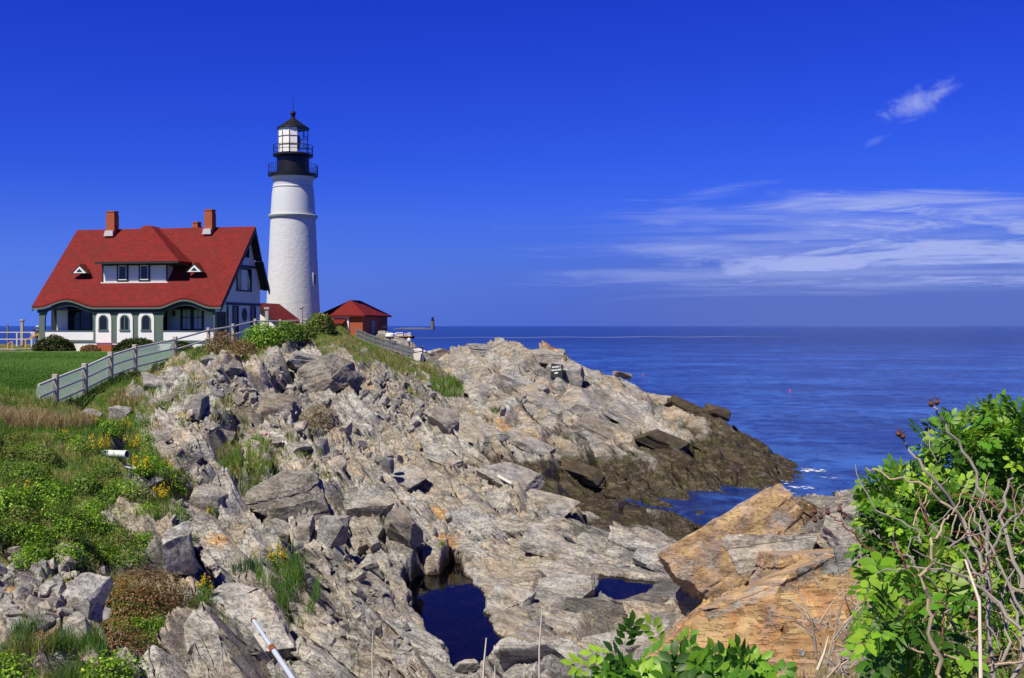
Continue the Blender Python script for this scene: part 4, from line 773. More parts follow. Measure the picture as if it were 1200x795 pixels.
boulder(390, 622, 33.6, (.55, .50, .55), (4, -3, 6), 'square pale-topped block, right-hand one of the three upright blocks', 88, M_TANROCK, rough=.03, planes=4)
boulder(436, 594, 40.0, (.85, .8, .6), (14, 16, -12), 'grey angular boulder with yellow lichen right of the large rounded boulder', 92, M_ROCK)
boulder(472, 620, 38.0, (.75, .7, .55), (16, 22, -16), 'triangular grey boulder above the narrow end of the tide pool', 95, M_MIDROCK)
boulder(210, 645, 24.8, (.36, .5, .62), (8, -10, 20), 'pale grey upright rock beside the dark cleft', 99, M_PALE)
boulder(100, 700, 19.8, (.45, .5, .36), (16, 4, -8), 'pale flat-topped boulder with shaded front among the rubble at lower left', 104, M_PALE)
boulder(92, 738, 18.6, (.24, .3, .32), (6, 0, 14), 'small upright grey stone below the pale flat-topped boulder', 108, M_ROCK)
boulder(146, 784, 16.2, (.2, .3, .22), (6, -14, 30), 'small pale pointed rock at the bottom edge left of the rust-stained slab', 112, M_PALE)
SLAB = boulder(302, 742, 23.3, (.74, .9, .42), (26, -6, 16), 'pale rust-stained slab that the metal pole rests on', 117, M_PALE, sub=6, planes=5)
boulder(268, 706, 25.0, (.58, .6, .34), (12, 4, -10), 'pale rounded rock behind the rust-stained slab', 121, M_PALE)
boulder(236, 752, 21.5, (.52, .6, .5), (8, 6, 25), 'lumpy grey rock left of the rust-stained slab', 126, M_ROCK)
boulder(664, 692, 35.2, (1.25, 1.0, .32), (13, -12, -22), 'smooth grey slab tilted between the two tide pools', 131, M_ROCK, planes=4, rough=.025, sub=6, strata=.015)
boulder(598, 702, 35.0, (.7, .7, .26), (10, 18, -18), 'blue-grey splintered slab at the right rim of the large tide pool', 134, M_PALE)
boulder(722, 756, 30.0, (1.4, 1.0, .22), (9, -4, 12), 'broad pale slab in front of the small tide pool', 138, M_ROCK, planes=4, rough=.025, sub=6, strata=.015)
boulder(768, 658, 40.3, (1.0, .8, .26), (10, 16, -24), 'white streaked slab beside the small tide pool', 141, M_PALE, planes=5)
boulder(618, 772, 29.0, (.62, .5, .26), (8, 4, 6), 'rounded pink-grey rock between the large tide pool and the bottom edge', 144, M_TANROCK)
boulder(546, 781, 27.6, (.3, .25, .16), (0, 0, 10), 'small pale stone standing in the large tide pool', 147, M_PALE)
boulder(812, 483, 83.0, (2.4, 1.4, .62), (-6, 24, -16), 'dark wet ledge slanting down the headland towards the sea', 151, M_DARKROCK)
boulder(842, 484, 83.6, (1.05, .8, .55), (0, 22, 6), 'dark lump of rock on the skyline above the wet ledge', 154, M_DARKROCK)
boulder(730, 440, 88.5, (.85, .7, .28), (0, 14, 12), 'small grey slab perched on the headland skyline', 157, M_MIDROCK)
boulder(690, 478, 79.8, (2.3, 1.6, 1.0), (16, 26, -14), 'tan slab face leaning below the black painted inscription', 160, M_TANROCK, sub=6)
boulder(575, 410, 92.0, (2.6, 1.6, .6), (0, 5, 8), 'pale humped rock at the top of the headland', 163, M_PALE, sub=6)
boulder(515, 418, 93.0, (1.5, 1.2, .8), (0, -6, 20), 'pale knobbly rock at the left end of the headland crest', 166, M_PALE)
boulder(640, 418, 90.0, (2.2, 1.3, .62), (4, 6, -8), 'tan crest rock just above the painted inscription', 169, M_TANROCK, sub=6)
boulder(664, 437, 87.2, (1.5, .8, 1.0), (10, 8, -16), 'brown rock carrying the black painted inscription', 171, M_TANROCK)
boulder(185, 452, 47.5, (.75, .6, .48), (12, 8, 20), 'tan boulder among the grass right of the rail fence', 174, M_TANROCK)
boulder(196, 474, 45.5, (.62, .5, .42), (20, -8, -20), 'overhung boulder with dark face below the tan boulder by the fence', 178, M_MIDROCK)
boulder(142, 486, 38.0, (.38, .35, .3), (10, 4, 0), 'grey stone half sunk in grass above the yellow flowers', 181, M_ROCK)
boulder(108, 487, 38.5, (.42, .4, .2), (8, 16, 0), 'flat grey stone in the grass below the fence', 184, M_ROCK)
boulder(268, 432, 52.8, (.72, .6, .42), (20, 6, 10), 'dark block high on the bank under the dry bush', 187, M_MIDROCK)
boulder(240, 425, 54.0, (.6, .5, .36), (16, -12, 30), 'dark stone wedged in the bank left of the dark block', 190, M_MIDROCK)
boulder(232, 478, 43.0, (.4, .5, .75), (4, 16, -12), 'upright grey rock on the bank right of the overhung boulder', 193, M_ROCK)
boulder(248, 590, 32.5, (.55, .6, .5), (8, 18, -8), 'grey rock with shaded side between the green bank and the rounded boulder', 196, M_ROCK)
boulder(520, 498, 64.0, (.9, 1.1, 1.0), (18, 20, -22), 'grey block beside the dark cleft in the middle of the cliff', 199, M_ROCK)
boulder(600, 560, 53.5, (1.7, 1.3, .35), (12, 14, -20), 'tan bedded slab in the middle of the ledges', 203, M_TANROCK, sub=6)
boulder(545, 565, 53.0, (1.3, 1.0, .4), (14, 18, -24), 'cracked tan slab left of the tan bedded slab', 206, M_TANROCK)
boulder(470, 565, 47.5, (1.0, .9, .5), (16, 20, -26), 'grey splintered rock on the steep ledges above the tide pool', 209, M_ROCK)
for k, (px, py, d, half, rot, mt, lab) in enumerate((
    (745, 492, 77.0, (2.6, 1.3, .50), (12, 27, -22), M_TANROCK, 'long tan ledge running down the headland above the dark weed line'),
    (712, 512, 74.5, (2.4, 1.2, .45), (14, 24, -26), M_MIDROCK, 'dark ledge below the long tan one, ending at the wet rocks'),
    (640, 478, 78.0, (2.3, 1.3, .50), (12, 24, -26), M_ROCK, 'grey ledge in the middle of the headland slope'),
    (610, 450, 83.5, (2.2, 1.2, .48), (10, 20, -20), M_PALE, 'pale ledge under the humped crest rock'),
    (560, 455, 82.0, (1.8, 1.1, .45), (12, 22, -26), M_ROCK, 'grey ledge just right of the grassy gully'),
    (780, 520, 72.0, (2.0, 1.2, .5), (10, 25, -20), M_DARKROCK, 'weedy dark ledge in the middle of the wet rocks'),
    (850, 535, 74.0, (2.2, 1.1, .4), (8, 22, -18), M_DARKROCK, 'low weedy ledge near the tip of the point'),
    (680, 555, 62.5, (1.7, 1.0, .4), (10, 16, -26), M_DARKROCK, 'dark ledge at the head of the tidal flat'),
    (560, 505, 65.0, (1.7, 1.1, .42), (14, 24, -30), M_TANROCK, 'tan ledge high on the middle slabs'),
    (620, 520, 65.5, (1.6, .9, .36), (12, 22, -28), M_ROCK, 'grey ledge between the tan ledge and the tidal flat'),
    (520, 540, 56.0, (1.3, .8, .4), (16, 24, -30), M_ROCK, 'narrow grey ledge left of the driftwood pole'),
    (640, 590, 49.5, (1.5, .9, .30), (12, 14, -28), M_ROCK, 'grey ledge on the near edge of the tidal flat'),
    (560, 618, 44.0, (1.2, .8, .3), (14, 20, -30), M_PALE, 'pale split ledge above the large tide pool'),
    (650, 640, 42.0, (1.4, .7, .26), (12, 12, -26), M_TANROCK, 'tan ledge behind the smooth tilted slab'),
    (700, 640, 42.5, (1.1, .6, .26), (12, 16, -26), M_ROCK, 'grey ledge beside the white streaked slab'),
    (790, 660, 37.5, (.9, .7, .34), (10, 20, -26), M_PALE, 'white ledge left of the big orange boulder'))):
    boulder(px, py, d, half, rot, lab, 400 + 7 * k, mt, planes=5, sub=6, rough=.05, name='rock_ledge', strata=.05)
# loose stones too many to count
def rubble(name, spots, seed, mat):
    r_ = np.random.default_rng(seed); cs = []; fs = []; off = 0; protos = [cut_rock(300 + k, True, 8, 2, .08) for k in range(8)]
    for (px, py, rx, ry, n, s0, s1) in spots:
        for _ in range(n):
            a = r_.uniform(0, 2 * math.pi); q = math.sqrt(r_.uniform()); h_ = hit(px + rx * q * math.cos(a), py + ry * q * math.sin(a)); s_ = s0 * (s1 / s0) ** (r_.uniform() ** 1.8)
            co, fc = protos[r_.integers(8)]; m_ = np.array(Euler(r_.uniform(-3, 3, 3), 'XYZ').to_matrix())
            c2 = (co * np.array([1, r_.uniform(.6, 1), r_.uniform(.35, .8)]) * s_) @ m_.T + np.array(h_) + np.array([0, 0, s_ * .15]); cs.append(c2); fs.append(fc + off); off += len(co)
    me = bpy.data.meshes.new(name); np_mesh(me, np.concatenate(cs), np.concatenate(fs), False); link(name, me, mat, kind='stuff')
rubble('rubble', [(330, 455, 75, 30, 90, .06, .5), (350, 520, 90, 35, 70, .06, .45), (60, 700, 70, 60, 90, .03, .26), (420, 520, 60, 60, 40, .06, .5), (400, 660, 70, 45, 45, .05, .32), (430, 740, 60, 50, 50, .04, .22), (480, 470, 40, 40, 45, .08, .45), (210, 560, 30, 60, 70, .04, .28), (250, 470, 30, 40, 70, .05, .3), (540, 600, 50, 50, 25, .06, .3), (590, 460, 50, 40, 20, .1, .5)], 5, M_ROCK)
rubble('brown_rubble', [(40, 690, 60, 45, 150, .04, .24), (300, 455, 60, 25, 60, .05, .3), (460, 450, 40, 25, 40, .08, .4), (950, 740, 60, 30, 60, .02, .1)], 6, M_TANROCK)
# ------------------------------------------------------------------ plants
def leaf_mat(name, rough=.45, trans=.35):
    m = bpy.data.materials.new(name); m.use_nodes = True; t = NT(m.node_tree); b = t.n['Principled BSDF']; out = t.n['Material Output']
    c_ = t.attr('tint').outputs['Color']; t.put(b.inputs['Base Color'], c_); b.inputs['Roughness'].default_value = rough; b.inputs['Specular IOR Level'].default_value = .35
    tr = t.new('ShaderNodeBsdfTranslucent'); t.put(tr.inputs[0], t.mix(1.0, c_, (1.25, 1.35, .7), 'MULTIPLY')); mx = t.new('ShaderNodeMixShader'); mx.inputs[0].default_value = trans
    t.l.new(b.outputs[0], mx.inputs[1]); t.l.new(tr.outputs[0], mx.inputs[2]); t.l.new(mx.outputs[0], out.inputs[0]); return m
M_LEAF = leaf_mat('leaf'); M_GRASS = leaf_mat('grass_blade', .6, .3)
M_TWIG = simple('grey_twig', (.27, .235, .205), .85, .25, 12); M_TANTWIG = simple('tan_cane', (.42, .32, .21), .8, .2, 14); M_REDTWIG = simple('red_brown_cane', (.20, .075, .05), .7, .2, 14); M_STRAW = simple('bleached_stalk', (.66, .58, .46), .7, .1, 10); M_HIP = simple('dry_rose_hip', (.11, .04, .022), .8, .4, 30)
def unit(a): return a / (np.linalg.norm(a, axis=-1, keepdims=True) + 1e-9)
def leaves(name, c_, ax, nr, L, Wd, tint, mat, parent=None, fold=.25, curl=.15):
    """ovate leaves: base, three pairs across a raised fold, drooping tip"""
    n = len(c_); ax = unit(ax); sd = unit(np.cross(nr, ax)); nr = np.cross(ax, sd); L = np.broadcast_to(np.asarray(L, float).reshape(-1, 1), (n, 1)); Wd = np.broadcast_to(np.asarray(Wd, float).reshape(-1, 1), (n, 1))
    V_ = [c_]
    for t_, w_ in ((.28, .82), (.62, .9)):
        m_ = c_ + ax * L * t_ - nr * L * curl * t_ * t_
        V_ += [m_ + sd * Wd * .5 * w_ + nr * Wd * fold * w_, m_, m_ - sd * Wd * .5 * w_ + nr * Wd * fold * w_]
    V_.append(c_ + ax * L - nr * L * curl)
    co = np.stack(V_, 1).reshape(-1, 3); b_ = (np.arange(n) * 8)[:, None]
    q = np.concatenate([b_ + np.array([[1, 2, 5, 4]]), b_ + np.array([[2, 3, 6, 5]])]); tr = np.concatenate([b_ + np.array([[0, 2, 1]]), b_ + np.array([[0, 3, 2]]), b_ + np.array([[4, 5, 7]]), b_ + np.array([[5, 6, 7]])])
    me = bpy.data.meshes.new(name); nv = len(co); fl = np.r_[q.ravel(), tr.ravel()].astype(np.int32); tot = np.r_[np.full(len(q), 4), np.full(len(tr), 3)].astype(np.int32); st_ = np.r_[0, np.cumsum(tot)[:-1]].astype(np.int32)
    me.vertices.add(nv); me.vertices.foreach_set('co', co.astype(np.float32).ravel()); me.loops.add(len(fl)); me.loops.foreach_set('vertex_index', fl); me.polygons.add(len(tot)); me.polygons.foreach_set('loop_start', st_); me.polygons.foreach_set('loop_total', tot); me.update(calc_edges=True)
    tc4 = np.c_[np.repeat(tint, 8, 0), np.ones(nv)].astype(np.float32); me.attributes.new('tint', 'FLOAT_COLOR', 'POINT').data.foreach_set('color', tc4.ravel())
    return link(name, me, mat, parent)
PG = 1.45
GREENS = {'bright': ((.12, .24, .012), (.21, .35, .022), (.06, .14, .012)), 'mid': ((.075, .155, .015), (.14, .23, .03), (.04, .09, .01)), 'dark': ((.018, .045, .008), (.045, .075, .012), (.012, .03, .008)), 'red': ((.20, .055, .03), (.22, .09, .045), (.09, .08, .02), (.28, .17, .11)),
          'brown': ((.13, .085, .04), (.20, .14, .07), (.08, .075, .03)), 'olive': ((.10, .12, .025), (.17, .17, .04), (.06, .08, .02)), 'yellow': ((.62, .46, .01), (.72, .56, .02), (.55, .36, .01)), 'rose': ((.07, .19, .014), (.15, .32, .02), (.04, .11, .012), (.24, .40, .035))}
def pick(pal, n, r_):
    p_ = np.array(GREENS[pal]); return np.clip(p_[r_.integers(len(p_), size=n)] * r_.uniform(.7, 1.25, (n, 1)) * (PG if pal not in ('yellow', 'dark', 'rose') else 1.1 if pal == 'rose' else 1), 0, .85)
def shrub(px, py, wid, hgt, pal, label, name='shrub', cat='shrub', n=700, ls=.07, seed=0, group=None, d=None, mix=None, loc=None, stems=6, flat=.9):
    r_ = np.random.default_rng(seed + 900); g = Vector(loc) if loc else (hit(px, py) if d is None else Vector(P(px, py, d))); o = thing(name, label, cat, g, 0, group)
    n = int(n * 1.8); th = r_.uniform(0, 2 * math.pi, n); cz = r_.uniform(-.15, 1, n); rr_ = np.sqrt(np.clip(1 - cz ** 2, 0, 1)); dirs = np.c_[rr_ * np.cos(th), rr_ * np.sin(th), cz]
    lump = 1 + .28 * fbm(dirs[:, 0] * 1.7 + seed, dirs[:, 1] * 1.7 + dirs[:, 2] * 1.3, 3, seed + 3); rad_ = lump * (1 - .55 * r_.uniform(0, 1, n) ** 2.2)
    c_ = dirs * rad_[:, None] * np.array([wid / 2, wid / 2 * flat, hgt]) + np.array([0, 0, hgt * .06])
    nr = unit(dirs + r_.normal(0, .5, (n, 3)) + np.array([0, 0, .6])); ax = unit(np.cross(nr, r_.normal(0, 1, (n, 3))) + .3 * dirs)
    ti = pick(pal, n, r_)
    if mix: k = r_.uniform(size=n) < mix[1]; ti[k] = pick(mix[0], int(k.sum()), r_)
    sz = ls * r_.uniform(.6, 1.35, n); leaves('foliage', c_, ax, nr, sz, sz * .6, ti, M_LEAF, o)
    mb = MB()
    for k in range(stems):
        a = r_.uniform(0, 6.28); e = Vector((math.cos(a) * wid * .32, math.sin(a) * wid * .32, hgt * r_.uniform(.5, .8))); mb.tube([(0, 0, -.1), (e.x * .4, e.y * .4, e.z * .5), tuple(e)], [ls * .16, ls * .12, ls * .06], 5)
    mb.build('stem', M_TWIG, o); return o
# the left bank
for a in ((14, 600, 1.25, .50, 'bright', 'bright green leafy shrub at the left edge of the bank', 900, .06), (58, 590, 1.2, .50, 'bright', 'bright green shrub between the left edge and the white pipe', 900, .06), (100, 572, .9, .38, 'mid', 'mid-green shrub just below the white pipe', 600, .06),
          (52, 545, 1.1, .42, 'olive', 'yellowish green shrub on the bank under the dry pink grass', 700, .06), (108, 622, .8, .42, 'bright', 'bright green shrub above the reddish bush', 600, .055), (28, 632, .9, .35, 'bright', 'low bright shrub on the lower part of the left bank', 600, .055),
          (85, 662, .55, .42, 'bright', 'vivid green small shrub directly left of the reddish bush', 500, .05), (168, 640, .6, .32, 'bright', 'small vivid green shrub right above the reddish bush', 400, .05), (130, 508, .8, .42, 'bright', 'fresh green shrub above the yellow flowers on the bank', 500, .06), (8, 540, .9, .4, 'olive', 'olive shrub at the left edge under the dry grass', 500, .06),
          (70, 520, .8, .3, 'mid', 'dull green shrub close below the lower end of the fence', 450, .06), (160, 585, .7, .3, 'olive', 'olive green shrub by the small white pipe end', 400, .055),
          (158, 716, 1.55, .8, 'red', 'large reddish brown bush on the lower bank', 2200, .045), (198, 712, 1.15, .62, 'brown', 'brown twiggy bush at the right side of the reddish bush', 1400, .04), (135, 765, 1.1, .55, 'red', 'rust-coloured bush in front of the large reddish one', 1200, .04), (172, 762, .6, .35, 'olive', 'yellow-green bush at the foot of the reddish bushes', 450, .04),
          (35, 565, 1.0, .42, 'mid', 'darker green shrub in the thick of the left bank', 700, .06), (75, 625, .8, .35, 'bright', 'bright leafy shrub low on the bank left of the upright pale rock', 600, .055), (128, 590, .8, .35, 'mid', 'green shrub under the yellow flowers near the bare rock', 600, .055), (20, 520, .8, .3, 'olive', 'small olive shrub amid dry grass at the far left', 400, .05), (45, 655, .6, .28, 'mid', 'small shrub at the top of the brown rubble', 400, .05), (120, 655, .5, .3, 'bright', 'tiny bright shrub touching the reddish bush', 350, .045), (212, 610, .5, .3, 'mid', 'small shrub at the brink above the upright pale rock', 300, .045),
          (374, 499, 1.9, .95, 'brown', 'round brown dry bush in the middle of the cliff', 1500, .06), (300, 523, .8, .42, 'bright', 'small bright green bush with one pink bloom on the grey ledge', 450, .06)):
    shrub(a[0], a[1], a[2], a[3], a[4], a[5], n=a[6], ls=a[7], seed=a[0] + a[1], group='wild shrubs on the cliff', mix=('mid', .25) if a[4] in ('bright', 'olive') else (('olive', .3) if a[4] == 'red' else None))
def copy_thing(o, loc, rz, sc_):
    c_ = o.copy(); COL.objects.link(c_); c_.location = loc; c_.rotation_euler = (0, 0, rz); c_.scale = (sc_,) * 3
    for ch in list(o.children): d = ch.copy(); COL.objects.link(d); d.parent = c_
    return c_
r_ = np.random.default_rng(4); protos = []; k_ = 0
for i in range(70):
    for _ in range(20):
        px, py = (r_.uniform(-20, 215), r_.uniform(488, 668)) if i < 56 else (r_.uniform(0, 200), r_.uniform(740, 800)); g = hit(px, py)
        if samp(GV, np.array([g.x]), np.array([g.y]))[0] > .38: break
    else: continue
    if len(protos) < 4: protos.append(shrub(0, 0, .8, .34, ('bright', 'mid', 'bright', 'olive')[len(protos)], 'low leafy weed clump in the thick growth of the left bank', name='weed_clump', cat='weed', n=330, ls=.055, seed=50 + i, group='weed clumps on the left bank', mix=('mid', .3), loc=g, stems=3))
    else: copy_thing(protos[i % 4], g, r_.uniform(0, 6.28), r_.uniform(.55, 1.15))
pk = hit(314, 518); pko = MB().lathe([(.001, -.05), (.05, -.02), (.07, .03), (.03, .06), (.001, .05)], 9).build('pink_rose_bloom', simple('pink_petal', (.6, .06, .2), .6, .1)); pko.location = pk + Vector((0, -.3, .32)); tag(pko, 'single pink bloom on the small bright green bush', 'flower')
for a in ((308, 404, 2.3, 1.15, 'bright', 'fresh green bush along the fence in front of the shed', 1300, .13), (336, 398, 2.0, 1.05, 'mid', 'green bush right of the fresh green fence bush', 1000, .13), (376, 389, 2.1, 1.25, 'olive', 'tall yellow-green bush on the mound at the foot of the tower', 1600, .14), (262, 412, 1.9, 1.0, 'brown', 'brown dry bush under the fence posts', 1100, .09),
          (356, 396, 1.5, .7, 'olive', 'low olive bush between the two mound bushes', 700, .12), (286, 414, 1.3, .6, 'brown', 'small straw-coloured bush on the mound below the fence', 500, .09)):
    shrub(a[0], a[1], a[2], a[3], a[4], a[5], n=a[6], ls=a[7], seed=a[0] * 3 + a[1], group='bushes on the mound', mix=('mid', .3) if a[4] != 'brown' else ('red', .3))
# clipped evergreens along the porch
def hloc(px, v): p_ = HO + Vector((cu, -su, 0)) * U(px, v) + Vector((su, cu, 0)) * v; return (p_.x, p_.y, ground(p_.x, p_.y) - .05)
for px, wd, ht, pal, lab, n in ((65, 3.7, 1.25, 'dark', 'wide dark evergreen shrub at the left end of the porch', 5200), (158, 4.0, 1.1, 'dark', 'wide dark evergreen shrub in front of the arched windows', 5200), (106, 1.9, .5, 'red', 'low russet shrub between the two dark evergreens', 1100), (213, 1.9, .8, 'dark', 'round evergreen behind the fence at the right porch', 1500)):
    shrub(px, 0, wd, ht, pal, lab, n=n, ls=.15, seed=px, group='evergreens before the porch', mix=('olive', .18), loc=hloc(px, -1.3), flat=.5)
# ---- grasses (nobody could count them)
def blades(name, pts, h_, wd, tint, lean, seed):
    r_ = np.random.default_rng(seed); n = len(pts); az_ = r_.uniform(0, 6.28, n); dr = np.c_[np.cos(az_), np.sin(az_), np.zeros(n)]; az2 = r_.uniform(0, 6.28, n); sd = np.c_[np.cos(az2), np.sin(az2), np.zeros(n)]
    up = np.array([0, 0, 1.0]); h_ = h_[:, None]; wd = wd[:, None]; ln = (lean * r_.uniform(.2, 1, n))[:, None]
    V_ = [pts - sd * wd / 2, pts + sd * wd / 2]
    for t_, w_ in ((.5, .8),): m_ = pts + up * h_ * t_ + dr * h_ * ln * t_ ** 2; V_ += [m_ - sd * wd / 2 * w_, m_ + sd * wd / 2 * w_]
    m_ = pts + up * h_ * (1 - .35 * ln) + dr * h_ * ln; V_ += [m_ - sd * wd * .08, m_ + sd * wd * .08]
    co = np.stack(V_, 1).reshape(-1, 3); b_ = (np.arange(n) * 6)[:, None]; q = np.concatenate([b_ + np.array([[0, 1, 3, 2]]), b_ + np.array([[2, 3, 5, 4]])])
    me = bpy.data.meshes.new(name); np_mesh(me, co, q)
    if len(me.vertices) == len(co): me.attributes.new('tint', 'FLOAT_COLOR', 'POINT').data.foreach_set('color', np.c_[np.repeat(tint, 6, 0), np.ones(len(co))].astype(np.float32).ravel())
    return link(name, me, M_GRASS, kind='stuff')
GP = np.array([(.085, .19, .018), (.15, .25, .03), (.23, .25, .055), (.38, .31, .16), (.30, .19, .12)])
def field(name, x0, x1, y0, y1, n, h0, h1, wd, seed, dry=0.0, vmin=.42):
    r_ = np.random.default_rng(seed); x = r_.uniform(x0, x1, n); y = r_.uniform(y0, y1, n)
    z, veg, lw, td, psd, rk, a2 = height(x, y, True); z1 = height(x + .15, y); z2 = height(x, y + .15); k = (veg > vmin + r_.uniform(-.12, .12, n)) & (lw < .35) & (z > 2) & (np.abs(z1 - z) < .25) & (np.abs(z2 - z) < .25)
    x, y, z = x[k], y[k], z[k]; m_ = len(x); f_ = .5 + .75 * fbm(x / 2.2, y / 2.2, 3, 201) + dry + r_.normal(0, .16, m_); i_ = np.clip(np.floor(f_ * 4), 0, 4).astype(int)
    ti = GP[i_] * r_.uniform(.75, 1.3, (m_, 1)); cl_ = .65 + .6 * np.clip(fbm(x / .5, y / .5, 2, 203) + .4, 0, 1)
    return blades(name, np.c_[x, y, z - .02], r_.uniform(h0, h1, m_) * cl_, wd * r_.uniform(.6, 1.3, m_), ti, .55, seed)
field('bank_grass', -26, -4, 13, 47, 150000, .12, .40, .016, 11, -.22)
field('mound_grass', -19.5, -2, 47, 104, 120000, .10, .28, .030, 12, .0)
field('clifftop_grass', -6, 10, 1.5, 13, 22000, .08, .28, .010, 13, .35)
r_ = np.random.default_rng(61); n = 150000; y = 43 + 52 * r_.uniform(0, 1, n) ** 1.7; x = -17.6 - r_.uniform(0, 1, n) * (y * .8 - 17); k = lawn_mask(x, y) > .5; x, y = x[k], y[k]; m_ = len(x)
blades('lawn_grass', np.c_[x, y, height(x, y) - .01], r_.uniform(.05, .13, m_), np.full(m_, .03), np.array([(.05, .15, .012), (.08, .19, .016), (.12, .20, .03)])[np.clip((1.5 + 2.2 * fbm(x / 4, y / 1.6, 3, 71) + r_.normal(0, .4, m_)).astype(int), 0, 2)], .5, 62)
def tuft(name, spots, seed, cols):
    r_ = np.random.default_rng(seed); P_ = []; H_ = []; W_ = []; T_ = []
    for (px, py, rx, ry, n, h0, h1, wd, ci) in spots:
        a = r_.uniform(0, 6.28, n); q = np.sqrt(r_.uniform(0, 1, n)); pts = []
        c0 = hit(px, py); sx = rx / F * c0.y; sy = max(sx * .5, min(2.5, ry / F * c0.y * 2.2))
        x = c0.x + sx * q * np.cos(a); y = c0.y + sy * q * np.sin(a); z = height(x, y); P_.append(np.c_[x, y, z - .03]); H_.append(r_.uniform(h0, h1, n)); W_.append(np.full(n, wd)); T_.append(np.array(cols)[r_.choice(ci, n)] * r_.uniform(.7, 1.25, (n, 1)))
    return blades(name, np.concatenate(P_), np.concatenate(H_), np.concatenate(W_), np.concatenate(T_), .6, seed)
TC = [(.08, .19, .018), (.14, .25, .028), (.23, .24, .055), (.42, .34, .19), (.06, .14, .06), (.36, .22, .15)]
tuft('tufted_grass', [(290, 545, 30, 35, 1400, .2, .55, .022, [0, 1, 2]), (270, 520, 20, 22, 700, .2, .5, .022, [1, 2, 3]), (345, 525, 35, 10, 700, .15, .35, .022, [1, 2, 2]), (350, 700, 22, 28, 1300, .15, .45, .013, [0, 1, 4]), (330, 680, 30, 16, 600, .15, .4, .013, [0, 1]), (90, 792, 35, 18, 1300, .2, .5, .010, [0, 1, 4]), (35, 785, 25, 20, 800, .2, .4, .009, [1, 2, 3]), (10, 770, 14, 40, 800, .2, .5, .009, [0, 4, 1]), (522, 452, 22, 18, 1500, .25, .7, .035, [0, 1, 1]), (505, 436, 14, 10, 500, .2, .5, .035, [1, 2, 3]), (576, 484, 8, 4, 120, .2, .4, .035, [0, 1]), (240, 700, 12, 25, 500, .12, .3, .012, [0, 1]), (60, 500, 50, 14, 2200, .3, .7, .014, [3, 5, 3, 2]), (20, 500, 34, 20, 2000, .35, .75, .014, [3, 5, 3]), (365, 560, 25, 8, 300, .1, .3, .018, [1, 2]), (200, 590, 25, 22, 900, .15, .4, .014, [0, 1, 2]), (190, 545, 20, 20, 500, .15, .4, .015, [0, 4, 2]), (150, 470, 25, 8, 900, .15, .4, .02, [2, 3, 5]), (225, 455, 20, 20, 600, .15, .4, .02, [1, 2, 3]), (470, 430, 25, 10, 700, .2, .5, .03, [2, 1, 3]), (120, 640, 30, 18, 500, .1, .3, .012, [0, 1]), (905, 740, 40, 12, 200, .05, .15, .008, [1, 2]), (960, 780, 50, 14, 500, .1, .25, .006, [3, 2, 5]), (520, 640, 6, 3, 60, .1, .25, .02, [1])], 31, TC)
# broad blue-green blades in clumps
for px, py, n, lab in ((186, 566, 60, 'clump of blue-green strap leaves among the yellow flowers'), (205, 575, 50, 'second blue-green strap-leaf clump, nearer the bare rock'), (285, 672, 60, 'clump of blue-green strap leaves left of the yellow bloom between boulders'), (302, 668, 50, 'blue-green strap leaves right beside the yellow bloom between boulders')):
    g = hit(px, py); r_ = np.random.default_rng(px); a = r_.uniform(0, 6.28, n); rr_ = .28 * np.sqrt(r_.uniform(0, 1, n)); bo = blades('iris_leaves', np.c_[g.x + rr_ * np.cos(a), g.y + rr_ * np.sin(a), np.full(n, g.z - .05)], r_.uniform(.3, .6, n), np.full(n, .028), np.array([(.05, .13, .055)]) * r_.uniform(.7, 1.3, (n, 1)), .35, px); del bo['kind']; tag(bo, lab, 'plant', 'strap-leaved plants')
